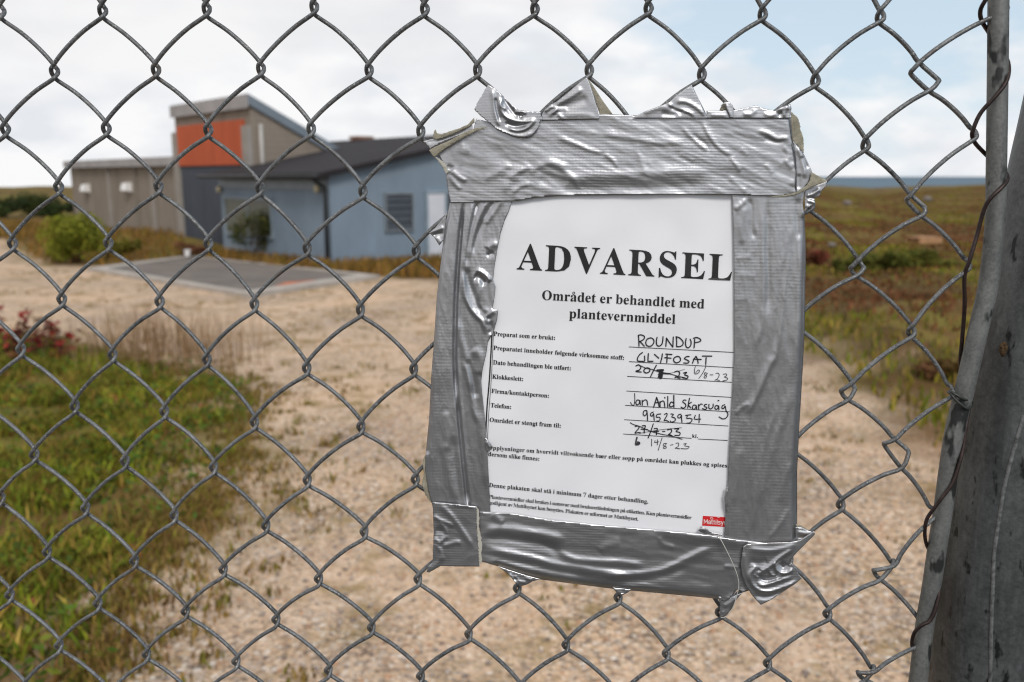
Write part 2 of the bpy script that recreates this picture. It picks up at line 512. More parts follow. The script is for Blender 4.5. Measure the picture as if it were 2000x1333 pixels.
rad = np.concatenate([[0.0], np.geomspace(0.35, 900, 230)])
ang = np.concatenate([np.linspace(-0.85, 0.85, 330), np.linspace(0.85, 2 * math.pi - 0.85, 92)[1:-1]])
RR, AA = np.meshgrid(rad, ang, indexing='ij')
gx, gy = (RR * np.sin(AA)).ravel(), (RR * np.cos(AA)).ravel()
gz = terrain(gx, gy)
na = len(ang); nr = len(rad)
ii, jj = np.meshgrid(np.arange(nr - 1), np.arange(na), indexing='ij')
j2 = (jj + 1) % na
GF = np.stack([ii * na + jj, ii * na + j2, (ii + 1) * na + j2, (ii + 1) * na + jj], -1).reshape(-1, 4)
gmask = poly_soft(gx, gy, gravel_poly, 0.5) * (1 - poly_soft(gx, gy, weed_poly, 0.35))

m, n, l, p = nodes_of('gravel_and_moor')
v = texco(n, l)
vor = n.new('ShaderNodeTexVoronoi'); vor.inputs['Scale'].default_value = 52.0; vor.inputs['Randomness'].default_value = 1.0
l.new(v, vor.inputs['Vector'])
hsv = n.new('ShaderNodeSeparateColor'); l.new(vor.outputs['Color'], hsv.inputs['Color'])
stone = ramp(n, l, hsv.outputs['Red'], [(0.0, (0.13, 0.11, 0.10)), (0.16, (0.30, 0.22, 0.16)), (0.36, (0.66, 0.465, 0.30)), (0.52, (0.45, 0.38, 0.325)), (0.70, (0.80, 0.61, 0.45)), (0.86, (0.58, 0.38, 0.25)), (1.0, (0.88, 0.84, 0.78))])
gap = ramp(n, l, vor.outputs['Distance'], [(0.40, (1, 1, 1)), (0.90, (0.5, 0.45, 0.4))])
stone = mixc(n, l, 1.0, stone, gap, 'MULTIPLY')
fine = ramp(n, l, noise(n, l, v, 9.0, 6, 0.65), [(0.30, (0.42, 0.285, 0.185)), (0.50, (0.62, 0.45, 0.325)), (0.72, (0.76, 0.59, 0.475))])
patch = ramp(n, l, noise(n, l, v, 0.9, 5, 0.6), [(0.38, (0.30, 0.30, 0.30)), (0.60, (0.9, 0.9, 0.9))])
gravel_c = mixc(n, l, patch, fine, stone)
tone = ramp(n, l, noise(n, l, v, 0.55, 5, 0.65), [(0.32, (0.80, 0.80, 0.82)), (0.50, (1.0, 0.985, 0.95)), (0.68, (1.12, 1.06, 0.98))])
gravel_c = mixc(n, l, 1.0, gravel_c, tone, 'MULTIPLY')
weedy = ramp(n, l, noise(n, l, texco(n, l, scale=(1, 1.0, 1)), 2.6, 6, 0.7), [(0.53, (0, 0, 0)), (0.66, (0.8, 0.8, 0.8))])
gravel_c = mixc(n, l, weedy, gravel_c, (0.25, 0.175, 0.065))
f1 = noise(n, l, v, 0.8, 8, 0.7); f2 = noise(n, l, v, 5.0, 6, 0.7)
soil = ramp(n, l, f1, [(0.32, (0.085, 0.060, 0.018)), (0.45, (0.13, 0.115, 0.030)), (0.55, (0.155, 0.085, 0.034)), (0.68, (0.20, 0.155, 0.052))])
soil = mixc(n, l, 0.5, soil, ramp(n, l, f2, [(0.3, (0.045, 0.038, 0.014)), (0.6, (0.16, 0.105, 0.04)), (0.75, (0.22, 0.16, 0.06))]))
f3 = noise(n, l, texco(n, l, scale=(0.13, 0.055, 1)), 1.5, 6, 0.66)
soil = mixc(n, l, 0.72, soil, ramp(n, l, f3, [(0.36, (0.17, 0.075, 0.030)), (0.44, (0.08, 0.052, 0.020)), (0.50, (0.20, 0.155, 0.038)), (0.55, (0.15, 0.082, 0.034)), (0.60, (0.19, 0.16, 0.035)), (0.66, (0.085, 0.10, 0.020))]))
at = n.new('ShaderNodeAttribute'); at.attribute_name = 'Col'
sc_ = n.new('ShaderNodeSeparateColor'); l.new(at.outputs['Color'], sc_.inputs['Color'])
col = mixc(n, l, sc_.outputs['Red'], soil, gravel_c)
l.new(col, p.inputs['Base Color']); p.inputs['Roughness'].default_value = 0.95; p.inputs['Specular IOR Level'].default_value = 0.08
hb = n.new('ShaderNodeMath'); hb.operation = 'SUBTRACT'; hb.inputs[0].default_value = 0.6; l.new(vor.outputs['Distance'], hb.inputs[1])
l.new(bump(n, l, hb.outputs[0], 0.6, 0.012), p.inputs['Normal'])
ground = fast_mesh('ground', np.stack([gx, gy, gz], 1), GF, m, smooth=True, col=np.stack([gmask, gmask, gmask], 1))
tag(ground, kind='structure')

m, n, l, p = nodes_of('sea_water')
v = texco(n, l, scale=(0.004, 0.02, 1))
l.new(ramp(n, l, noise(n, l, v, 1.0, 6, 0.6), [(0.35, (0.085, 0.130, 0.172)), (0.65, (0.125, 0.175, 0.215))]), p.inputs['Base Color'])
p.inputs['Roughness'].default_value = 0.75; p.inputs['Specular IOR Level'].default_value = 0.2
sea = mesh_obj('sea', [(-40, 300, -28), (50000, 300, -28), (50000, 50000, -28), (-7000, 50000, -28)], [(0, 1, 2, 3)], m)
tag(sea, kind='structure')

# low hill far to the left
hv, hf = [], []
xs = np.linspace(-1100, -90, 90)
for k, (yy, sc) in enumerate([(520, 0.0), (560, 0.8), (620, 1.0), (700, 0.0)]):
    for x in xs:
        hgt = -40 + sc * (31.5 - 0.004 * abs(x + 420) + 2.6 * float(fbm(x / 120.0, k * .3, 4)))
        hv.append((x, yy, hgt))
for k in range(3):
    for i in range(len(xs) - 1):
        a = k * len(xs) + i; hf.append((a, a + 1, a + 1 + len(xs), a + len(xs)))
hl = mesh_obj('far_hill', hv, hf, simple('far_hill_ground', (0.20, 0.205, 0.17), 0.95, 0, 0.3, 0.02), smooth=True)
tag(hl, kind='structure')

# unseen dark ground behind the camera, added to darken the tape's reflections
rx = np.linspace(-40, 40, 161)
ry = np.linspace(-7.5, 0.15, 18)
RX, RY = np.meshgrid(rx, ry, indexing='ij')
RZ = terrain(RX, RY) + 0.012
q_ = np.arange(161 * 18).reshape(161, 18)
dark_gnd = fast_mesh('added_dark_ground', np.stack([RX, RY, RZ], -1).reshape(-1, 3), np.stack([q_[:-1, :-1], q_[1:, :-1], q_[1:, 1:], q_[:-1, 1:]], -1).reshape(-1, 4), simple('added_dark_surface', (0.045, 0.044, 0.044), 0.9, 0, 0.25, 6.0, 0.4), smooth=True)
tag(dark_gnd, kind='structure')

# concrete slab with a kerb
def ground_pt(px, py): return on_ground(px, py)
SA, SB, SC_, SD = [np.array(ground_pt(*q)) for q in ((171, 530), (486, 583), (742, 545), (372, 504))]
def lift(P, h): return [(q[0], q[1], q[2] + h) for q in P]
ctr = (SA + SB + SC_ + SD) / 4
def inset(P, d): return [q + (ctr - q) / np.linalg.norm(ctr - q) * d for q in P]
outer = [SA, SB, SC_, SD]; inner = inset(outer, 0.55)
m_asph = simple('worn_asphalt', (0.175, 0.150, 0.132), 0.9, 0, 0.25, 1.2, 0.3)
m_kerb = simple('pale_concrete', (0.40, 0.36, 0.32), 0.9, 0, 0.2, 2.0, 0.3)
def slab_mesh(name, P, h0, h1, mat, hole=None):
    b, t = lift(P, h0), lift(P, h1)
    V = b + t; nn = len(P)
    F = [(i, (i + 1) % nn, nn + (i + 1) % nn, nn + i) for i in range(nn)]
    if hole is None: F.append(tuple(range(nn, 2 * nn)))
    else:
        V += lift(hole, h1) + lift(hole, h0); k = 2 * nn
        F += [(nn + i, nn + (i + 1) % nn, k + (i + 1) % nn, k + i) for i in range(nn)]
        F += [(k + i, k + (i + 1) % nn, k + nn + (i + 1) % nn, k + nn + i) for i in range(nn)]
    return mesh_obj(name, V, F, mat)
ks = slab_mesh('slab_kerb', outer, -0.35, 0.085, m_kerb, inner); tag(ks, kind='structure')
sl = slab_mesh('slab_surface', inset(outer, 0.52), -0.30, 0.062, m_asph); tag(sl, kind='structure')
pt = [np.array(on_ground(*q, )) for q in ((536, 566), (560, 558), (610, 554), (655, 553), (640, 560), (600, 566), (560, 571))]
pm = mesh_obj('paint_patch', lift(pt, 0.067), [tuple(range(len(pt)))], simple('worn_orange_paint', (0.50, 0.135, 0.05), 0.85, 0, 0.35, 2.0)); tag(pm, kind='structure')

# ---------------------------------------------------------------- houses
def board_mat(name, col, pitch, rough=0.75, var=0.12, axis='Z', strength=0.6, stain=None):
    m, n, l, p = nodes_of(name)
    v = texco(n, l); s = n.new('ShaderNodeSeparateXYZ'); l.new(v, s.inputs[0])
    mu = n.new('ShaderNodeMath'); mu.operation = 'MULTIPLY'; mu.inputs[1].default_value = 1 / pitch
    if axis == 'XY':
        ad = n.new('ShaderNodeMath'); ad.operation = 'ADD'; l.new(s.outputs['X'], ad.inputs[0]); l.new(s.outputs['Y'], ad.inputs[1]); l.new(ad.outputs[0], mu.inputs[0])
    else: l.new(s.outputs[axis], mu.inputs[0])
    fr = n.new('ShaderNodeMath'); fr.operation = 'FRACT'; l.new(mu.outputs[0], fr.inputs[0])
    g = ramp(n, l, fr.outputs[0], [(0.0, (0.55, 0.55, 0.55)), (0.10, (1, 1, 1)), (0.94, (1, 1, 1)), (1.0, (0.55, 0.55, 0.55))])
    f = noise(n, l, texco(n, l, scale=(1, 1, 0.4)), 1.3, 6, 0.65)
    c = ramp(n, l, f, [(0.3, tuple(x * (1 - var) for x in col)), (0.7, tuple(x * (1 + var) for x in col))])
    if stain: c = mixc(n, l, ramp(n, l, noise(n, l, texco(n, l, scale=(1, 1, 0.15)), 1.7, 5, 0.6), [(0.5, (0, 0, 0)), (0.8, (0.6, 0.6, 0.6))]), c, stain)
    l.new(mixc(n, l, 0.35, c, mixc(n, l, 1.0, c, g, 'MULTIPLY')), p.inputs['Base Color'])
    p.inputs['Roughness'].default_value = rough; p.inputs['Specular IOR Level'].default_value = 0.2
    l.new(bump(n, l, g, strength, 0.02), p.inputs['Normal'])
    return m
M['blue'] = board_mat('blue_boards', (0.205, 0.258, 0.318), 0.12)
M['block'] = board_mat('grey_block', (0.25, 0.21, 0.172), 0.2, 0.9, 0.12, stain=(0.13, 0.11, 0.095))
M['corr'] = board_mat('dark_corrugated_steel', (0.058, 0.066, 0.085), 0.12, 0.45, 0.1, 'XY')
M['orange'] = board_mat('orange_boards', (0.455, 0.095, 0.038), 0.9, 0.7, 0.14, 'XY', 0.3)
M['roof_dark'] = board_mat('dark_roofing', (0.030, 0.026, 0.029), 0.30, 0.85, 0.15, 'XY', 0.4)
M['fascia'] = simple('grey_metal_trim', (0.20, 0.235, 0.27), 0.5, 0.3, 0.12, 1.0)
M['fascia_pale'] = simple('weathered_trim', (0.34, 0.32, 0.32), 0.7, 0.1, 0.18, 1.2)
M['pillar'] = simple('concrete_pillar', (0.30, 0.275, 0.25), 0.9, 0, 0.12, 1.5)
M['dark'] = simple('dark_metal', (0.025, 0.026, 0.028), 0.5, 0.2, 0.2)
M['louvre'] = simple('louvre_metal', (0.055, 0.062, 0.075), 0.5, 0.2, 0.15)
M['door'] = simple('white_door_paint', (0.60, 0.61, 0.66), 0.5, 0, 0.05)
M['cream'] = simple('cream_lamp_plastic', (0.55, 0.48, 0.32), 0.5, 0, 0.05)
M['lampwhite'] = simple('white_lamp_plastic', (0.78, 0.76, 0.75), 0.4, 0, 0.04)
M['brick'] = simple('chimney_brick', (0.26, 0.15, 0.11), 0.9, 0, 0.25, 6.0)
m, n, l, p = nodes_of('window_glass'); p.inputs['Base Color'].default_value = (0.115, 0.118, 0.095, 1); p.inputs['Roughness'].default_value = 0.45; M['glass'] = m

def frame_of(px, py):
    q = on_ground(px, py); return q
C0 = on_ground(650, 520)
def wall_hit(px, py, org, d2):
    """a pixel of the photograph on the upright wall through org along d2: (distance along, z)"""
    d = ray(px, py)
    # CAM + t*d = org + s*d2 in plan
    A = np.array([[d[0], -d2[0]], [d[1], -d2[1]]]); t, s = np.linalg.solve(A, np.array([org[0], org[1]]))
    return float(s), float(CAMZ + d[2] * t)

house = empty('blue_house', (C0[0], C0[1], C0[2]), UHEAD)
tag(house, 'low blue boarded house with a dark roof, white door and slatted louvre', 'house')
zr = lambda z: z - C0[2]
LX, LY = 12.0, 10.4
LW = 6.95                                  # visible length of the eaves wall
EZ = zr(1.66); AZ = EZ + 1.17
w_ = MB()
w_.prism([(0, -0.9), (LX, -0.9), (LX, EZ - 0.05), (LX / 2, AZ - 0.05), (0, EZ - 0.05)], 1, 0.0, LW)
w_.build('wall', M['blue'], house)
th = 0.11; ov = 0.45; k_ = (AZ - EZ) / (LX / 2)
rf = MB()
rf.prism([(-ov, EZ - ov * k_), (LX / 2, AZ), (LX + ov, EZ - ov * k_), (LX + ov, EZ - ov * k_ + th), (LX / 2, AZ + th), (-ov, EZ - ov * k_ + th)], 1, -0.28, LW + 0.05)
xk = 1.0; rf.prism([(xk, EZ + xk * k_ - 0.001), (LX / 2, AZ - 0.001), (LX, EZ), (LX, EZ + th), (LX / 2, AZ + th - 0.001), (xk, EZ + xk * k_ + th - 0.001)], 1, LW + 0.051, LY)
roof = rf.build('roof', M['roof_dark'], house)
s_, z_ = wall_hit(706, 276, C0[:2] + UV * LX / 2, VV)
ch = MB().box(LX / 2 - 0.30, LX / 2 + 0.30, s_ - 0.25, s_ + 0.25, AZ - 0.2, zr(1.6 + 78 / 1700 * 31)).box(LX / 2 - 0.35, LX / 2 + 0.35, s_ - 0.30, s_ + 0.30, zr(1.6 + 74 / 1700 * 31), zr(1.6 + 79.5 / 1700 * 31))
ch.build('chimney', M['brick'], roof)
MB().tube([(-ov - 0.05, -0.28, EZ - ov * k_ + 0.02), (-ov - 0.05, LW + 0.5, EZ - ov * k_ + 0.02)], 0.06, 8).build('gutter', M['dark'], house, True)
MB().box(-0.05, 0.0 - 0.003, 0.02, LW - 0.02, EZ - 0.42, EZ - 0.16).build('eaves_board', M['fascia'], house)
MB().tube([(-ov - 0.05, 0.12, EZ - ov * k_), (-0.10, 0.12, EZ - 0.35), (-0.08, 0.12, EZ - 0.6), (-0.08, 0.12, -0.05)], 0.055, 8).build('downpipe', M['dark'], house, True)
def left_rect(x0, y0, x1, y1):
    a, za = wall_hit(x0, y0, C0[:2], VV); b, zb = wall_hit(x1, y1, C0[:2], VV)
    return min(a, b), max(a, b), zr(min(za, zb)), zr(max(za, zb))
def right_rect(x0, y0, x1, y1):
    a, za = wall_hit(x0, y0, C0[:2], UV); b, zb = wall_hit(x1, y1, C0[:2], UV)
    return min(a, b), max(a, b), zr(min(za, zb)), zr(max(za, zb))
y0, y1, z0, z1 = left_rect(441, 388, 534, 462)
win = MB().box(-0.07, -0.004, y0 - 0.06, y1 + 0.06, z0 - 0.08, z0).box(-0.07, -0.004, y0 - 0.06, y1 + 0.06, z1, z1 + 0.06).box(-0.07, -0.004, y0 - 0.06, y0, z0, z1).box(-0.07, -0.004, y1, y1 + 0.06, z0, z1).box(-0.06, -0.004, (y0 + y1) / 2 - 0.03, (y0 + y1) / 2 + 0.03, z0, z1)
wo = win.build('window', simple('grey_window_frame', (0.22, 0.27, 0.31), 0.6), house)
MB().box(-0.03, -0.006, y0 + 0.002, y1 - 0.002, z0 + 0.002, z1 - 0.002).build('pane', M['glass'], wo)
for px, py in ((433, 370), (625, 369)):
    s_, z_ = wall_hit(px, py, C0[:2], VV)
    bm = bmesh.new(); bmesh.ops.create_uvsphere(bm, u_segments=14, v_segments=8, radius=0.11)
    for vv in bm.verts: vv.co.x *= 0.6
    me = bpy.data.meshes.new('wall_lamp'); bm.to_mesh(me); bm.free(); me.materials.append(M['cream'])
    me.polygons.foreach_set('use_smooth', [True] * len(me.polygons))
    lo = bpy.data.objects.new('wall_lamp', me); C.objects.link(lo); lo.parent = house; lo.location = (-0.10, s_, zr(z_))
x0, x1, z0, z1 = right_rect(752, 381, 804, 447)
lv = MB().box(x0 - 0.05, x1 + 0.05, -0.07, -0.004, z1, z1 + 0.06).box(x0 - 0.05, x1 + 0.05, -0.07, -0.004, z0 - 0.06, z0).box(x0 - 0.05, x0, -0.07, -0.004, z0, z1).box(x1, x1 + 0.05, -0.07, -0.004, z0, z1)
lo = lv.build('louvre', simple('louvre_frame', (0.19, 0.215, 0.235), 0.5, 0.1), house)
sl_ = MB()
for k in range(5):
    zz = z0 + (z1 - z0) * (k + 0.1) / 5; dz = (z1 - z0) / 5 * 0.85
    sl_.prism([(-0.065, zz), (-0.058, zz), (-0.012, zz + dz), (-0.019, zz + dz)], 0, x0 + 0.003, x1 - 0.003)
sl_.build('slats', M['louvre'], lo)
x0, x1, z0, z1 = right_rect(833, 378, 868, 505)
dr = MB().box(x0, x1, -0.06, -0.003, z0, z1).build('door', M['door'], house)
MB().box(x0 - 0.07, x0 - 0.002, -0.09, -0.003, z0, z1 + 0.07).box(x1 + 0.002, x1 + 0.07, -0.09, -0.003, z0, z1 + 0.07).box(x0, x1, -0.09, -0.003, z1 + 0.002, z1 + 0.07).build('door_frame', simple('blue_frame', (0.25, 0.31, 0.36), 0.6), dr)
MB().box(x1 - 0.14, x1 - 0.05, -0.11, -0.062, z0 + 1.0, z0 + 1.03).build('handle', M['dark'], dr)
MB().box(x1 + 0.075, x1 + 0.62, -0.05, -0.004, z0 + 0.3, z1).build('dark_panel', M['louvre'], house)

# tall grey hall with an orange panel
T0 = np.array([-8.337, 28.6])
hall = empty('grey_hall', (T0[0], T0[1], -1.3), UHEAD)
tag(hall, 'tall grey block hall with a sloping metal roof and an orange front panel', 'building')
z_of = lambda z: z + 1.3
TW = 6.42; TD = 5.2; TZ = z_of(3.79); SL = 0.5
MB().prism([(0, -0.3), (TD, -0.3), (TD, TZ - SL * TD), (0, TZ)], 1, 0.0, TW).build('wall', M['block'], hall)
rt = MB().prism([(-0.10, TZ + 0.05 + 0.003), (TD, TZ - SL * TD + 0.003), (TD, TZ - SL * TD + 0.33), (-0.10, TZ + 0.05 + 0.33)], 1, -0.10, TW + 0.06).build('roof', M['fascia'], hall)
MB().box(-0.14, -0.102, -0.10, TW + 0.06, TZ - 0.06, TZ + 0.36).build('roof_trim', M['fascia_pale'], rt)
MB().box(-0.10, -0.003, 0.45, TW - 0.38, z_of(1.97), z_of(3.40)).build('orange_panel', M['orange'], hall)
cv = MB()
nn_ = 38
for k in range(nn_):
    ya = 0.45 + (TW - 0.38 - 0.45) * k / nn_; yb = 0.45 + (TW - 0.38 - 0.45) * (k + 1) / nn_
    cv.prism([(-0.003, ya), (-0.06, ya + (yb - ya) * .2), (-0.06, ya + (yb - ya) * .55), (-0.003, ya + (yb - ya) * .8)], 2, -0.3, z_of(1.955))
cv.box(-0.02, -0.0035, 0.45, TW - 0.38, -0.3, z_of(1.95)).build('corrugated_panel', M['corr'], hall)
MB().box(-0.16, -0.003, TW - 0.36, TW + 0.02, -0.3, TZ - 0.6).build('pillar', M['pillar'], hall)
MB().box(-0.16, -0.003, -0.02, 0.42, -0.3, TZ - 0.6).build('pillar', M['pillar'], hall)
MB().tube([(0.28, -0.09, TZ - 0.55), (0.28, -0.09, z_of(0.6))], 0.07, 8).build('downpipe', simple('pale_pipe', (0.42, 0.395, 0.365), 0.6), hall, True)
# low wing to the left
WX = 0.12; WL = 14.6; WZ = z_of(1.99)
MB().prism([(WX, -0.6), (WX + 7, -0.6), (WX + 7, WZ), (WX, WZ)], 1, TW + 0.003, TW + WL).build('wing_wall', M['block'], hall)
MB().box(WX - 0.25, WX + 7.2, TW + 0.05, TW + WL + 0.25, WZ + 0.003, WZ + 0.34).build('wing_roof', M['fascia_pale'], hall)
W0_ = T0 + UV * WX
def wing_hit(px, py):
    s, z = wall_hit(px, py, W0_, VV); return s, z_of(z)
for px in (216, 301, 268):
    s, z = wing_hit(px, 380)
    MB().box(WX - 0.08, WX - 0.003, s - 0.14, s + 0.14, -0.6, WZ - 0.02).build('pilaster', M['pillar'] if px != 268 else simple('dim_pilaster', (0.22, 0.19, 0.16), 0.9), hall)
for px, py in ((172, 368), (253, 366)):
    s, z = wing_hit(px, py)
    lb = MB().prism([(WX - 0.30, z - 0.14), (WX - 0.003, z - 0.20), (WX - 0.003, z + 0.20), (WX - 0.22, z + 0.16)], 1, s - 0.33, s + 0.33)
    lb.build('wall_lamp', M['lampwhite'], hall)

# ---------------------------------------------------------------- plants
def leaf_material(name, rough=0.6):
    m, n, l, p = nodes_of(name)
    a = n.new('ShaderNodeAttribute'); a.attribute_name = 'Col'
    l.new(a.outputs['Color'], p.inputs['Base Color']); p.inputs['Roughness'].default_value = rough
    p.inputs['Specular IOR Level'].default_value = 0.06
    return m
M['leaf'] = leaf_material('leaves'); M['blade'] = leaf_material('grass_blades', 0.7)
def palette(rg, n, cols, w, var=0.25):
    c = np.array(cols)[rg.choice(len(cols), n, p=np.array(w) / np.sum(w))]
    return np.clip(c * (1 + var * rg.randn(n, 1)), 0.005, 1)

def blades(name, x, y, hgt, wid, col, rg, lean=0.5, mat=None, parent=None, tuft=0.0):
    n = len(x); z = terrain(x, y)
    a = rg.rand(n) * 2 * math.pi; ln = hgt * lean * rg.rand(n)
    dx, dy = np.cos(a), np.sin(a); b = rg.rand(n) * math.pi
    wx, wy = np.cos(b) * wid / 2, np.sin(b) * wid / 2
    z0 = z - 0.01
    P = np.empty((n, 5, 3))
    P[:, 0] = np.stack([x - wx, y - wy, z0], 1); P[:, 1] = np.stack([x + wx, y + wy, z0], 1)
    mx, my = x + dx * ln * .4, y + dy * ln * .4
    P[:, 2] = np.stack([mx + wx * .8, my + wy * .8, z + hgt * .6], 1); P[:, 3] = np.stack([mx - wx * .8, my - wy * .8, z + hgt * .6], 1)
    P[:, 4] = np.stack([x + dx * ln, y + dy * ln, z + hgt], 1)
    i = np.arange(n) * 5
    F = np.concatenate([np.stack([i, i + 1, i + 2], 1), np.stack([i, i + 2, i + 3], 1), np.stack([i + 3, i + 2, i + 4], 1)])
    return fast_mesh(name, P.reshape(-1, 3), F, mat or M['blade'], parent, col=np.repeat(col, 5, 0))

def scatter(rg, n, poly, dens=None):
    pa = np.asarray(poly); lo, hi = pa.min(0), pa.max(0); out = []
    tot = 0
    while tot < n:
        P = lo + rg.rand(n * 2, 2) * (hi - lo); P = P[in_poly(P, poly)]
        if dens is not None: P = P[rg.rand(len(P)) < dens(P)]
        out.append(P); tot += len(P)
        if len(out) > 60: break
    return np.vstack(out)[:n]

rg = np.random.RandomState(3)
GREEN = [(0.085, 0.105, 0.012), (0.16, 0.165, 0.018), (0.15, 0.095, 0.024), (0.27, 0.175, 0.05), (0.06, 0.065, 0.014), (0.17, 0.06, 0.03)]
# weeds and grass on the left, inside the fence
wp = [q for q in weed_poly]
near_poly = G2((-150, 655), (60, 665), (200, 695), (330, 727), (450, 745), (495, 790), (465, 880), (425, 950), (365, 1010), (285, 1090), (225, 1180), (185, 1290), (120, 1420), (-500, 1450), (-500, 700))
near_in = [tuple(q) for q in (np.array(near_poly) + (np.array(near_poly).mean(0) - np.array(near_poly)) * 0.07)]
P = scatter(rg, 46000, near_poly, lambda P: np.clip(0.5 + 2.4 * fbm(P[:, 0] * 1.3, P[:, 1] * 1.3, 3), 0.02, 1) * poly_soft(P[:, 0], P[:, 1], near_in, 0.55) ** 1.5)
hg = (0.03 + 0.085 * rg.rand(len(P))) * (1 + 0.5 * fbm(P[:, 0] * .9 + 7, P[:, 1] * .9, 2))
pc = palette(rg, len(P), GREEN, [3, 4, 2.2, 1.6, 1.6, 0.25])
pc *= (1 + 0.9 * fbm(P[:, 0] * 1.8 + 31, P[:, 1] * 1.8, 3))[:, None]
pq = np.clip(0.5 + 2.2 * fbm(P[:, 0] * 1.1 + 77, P[:, 1] * 1.1, 3), 0, 1)[:, None]
pc = pc * (1 - .5 * pq) + .5 * pq * palette(rg, len(P), [(0.19, 0.10, 0.035), (0.16, 0.055, 0.028), (0.10, 0.14, 0.02)], [2, 1.2, 2])
o = blades('grass', P[:, 0], P[:, 1], np.clip(hg, .04, .4), 0.010 + 0.008 * rg.rand(len(P)), np.clip(pc * np.array([1.25, 1.35, 1.05]), .004, 1), rg, 1.3)
tag(o, 'rough green and yellow grass growing inside the fence', 'grass', kind='stuff')

pf = np.asarray(near_poly); ix = rg.randint(1, 12, 5200)
ed = pf[ix] + (pf[ix + 1] - pf[ix]) * rg.rand(5200, 1) + rg.randn(5200, 2) * np.abs(rg.randn(5200, 1)) * np.array([.30, .34])
ed = np.repeat(ed[:900], 14, 0) + 0.035 * rg.randn(900 * 14, 2)
o = blades('grass', ed[:, 0], ed[:, 1], 0.015 + 0.04 * rg.rand(len(ed)), 0.009 + 0.007 * rg.rand(len(ed)), palette(rg, len(ed), [(0.22, 0.145, 0.04), (0.16, 0.145, 0.026), (0.26, 0.17, 0.06), (0.15, 0.085, 0.03)], [3, 3, 2, 2]), rg, 0.8)
tag(o, 'thin yellowing grass where the green patch fades into the gravel', 'grass', kind='stuff')

def leaf_cloud(centers, size, rg, col, up=0.3):
    n = len(centers)
    a = rg.rand(n) * 2 * math.pi; t = rg.rand(n) * math.pi - math.pi / 2
    u = np.stack([np.cos(a), np.sin(a), 0.6 * np.sin(t)], 1); u /= np.linalg.norm(u, axis=1)[:, None]
    w = rg.randn(n, 3); w[:, 2] += up; w -= (w * u).sum(1)[:, None] * u; w /= np.linalg.norm(w, axis=1)[:, None] + 1e-9
    s = size * (0.6 + 0.8 * rg.rand(n))[:, None]
    V = np.stack([centers - u * s, centers + w * s * .45, centers + u * s, centers - w * s * .45], 1).reshape(-1, 3)
    i = np.arange(n) * 4
    return V, np.stack([i, i + 1, i + 2, i + 3], 1), np.repeat(col, 4, 0)

def weed_leaves():
    P = scatter(rg, 520, near_poly)
    V, F, K, b = [], [], [], 0
    for x, y in P:
        k = rg.randint(6, 14); z = float(terrain(x, y)); h = 0.05 + 0.14 * rg.rand()
        c = np.stack([x + 0.07 * rg.randn(k), y + 0.07 * rg.randn(k), z + h * (0.4 + 0.6 * rg.rand(k))], 1)
        col = palette(rg, k, [(0.075, 0.13, 0.02), (0.14, 0.165, 0.022), (0.05, 0.075, 0.015), (0.2, 0.08, 0.03)], [4, 3, 3, .4])
        v, f, q = leaf_cloud(c, 0.022, rg, col, 1.5); V.append(v); F.append(f + b); K.append(q); b += len(v)
    o = fast_mesh('weed_leaves', np.vstack(V), np.vstack(F), M['leaf'], col=np.vstack(K)); return o
tag(weed_leaves(), 'low broad leaved weeds among the grass inside the fence', 'weeds', kind='stuff')
# dry stalks at the back of that patch
sp = G2((230, 660), (430, 680), (460, 730), (330, 740), (180, 700))
P = scatter(rg, 620, sp); P = P + rg.randn(*P.shape) * np.array([.35, .3])
o = blades('dry_grass', P[:, 0], P[:, 1], 0.25 + 0.35 * rg.rand(len(P)), 0.006 + 0.004 * rg.rand(len(P)), palette(rg, len(P), [(0.24, 0.15, 0.08), (0.16, 0.09, 0.045), (0.30, 0.2, 0.11)], [3, 2, 2]), rg, 0.3)
tag(o, 'dry brown grass stalks at the far edge of the green patch', 'grass', kind='stuff')

# red leaved stems
def red_plant(px, py, h, n, label, col=((0.20, 0.028, 0.022), (0.12, 0.045, 0.03), (0.17, 0.08, 0.03))):
    q = on_ground(px, py); z = float(terrain(q[0], q[1]))
    e = empty('red_leaved_plant', (q[0], q[1], z)); tag(e, label, 'plant', 'red leaved plants by the gravel edge')
    st = MB()
    C_ = []
    for k in range(n):
        a = rg.rand() * 6.28; ln = h * (0.6 + 0.5 * rg.rand()); tip = (0.4 * ln * math.cos(a), 0.4 * ln * math.sin(a), ln)
        st.tube([(0.02 * math.cos(a), 0.02 * math.sin(a), -0.02), (tip[0] * .4, tip[1] * .4, ln * .6), tip], 0.005, 5)
        for t in np.linspace(.25, 1, 12): C_.append((tip[0] * t * t + .04 * rg.randn(), tip[1] * t * t + .04 * rg.randn(), ln * t))
    st.build('stem', simple('red_stem', (0.14, 0.05, 0.035), 0.7), e)
    C_ = np.array(C_); v, f, k = leaf_cloud(C_, 0.05, rg, palette(rg, len(C_), col, [3, 2, 1]), 0.5)
    fast_mesh('leaves', v, f, M['leaf'], e, col=k)
red_plant(28, 715, 0.55, 7, 'tall red leaved plant nearest the left picture edge')
red_plant(70, 700, 0.40, 5, 'red leaved plant in the middle of the three')
red_plant(128, 712, 0.42, 6, 'red leaved plant farthest from the left picture edge')

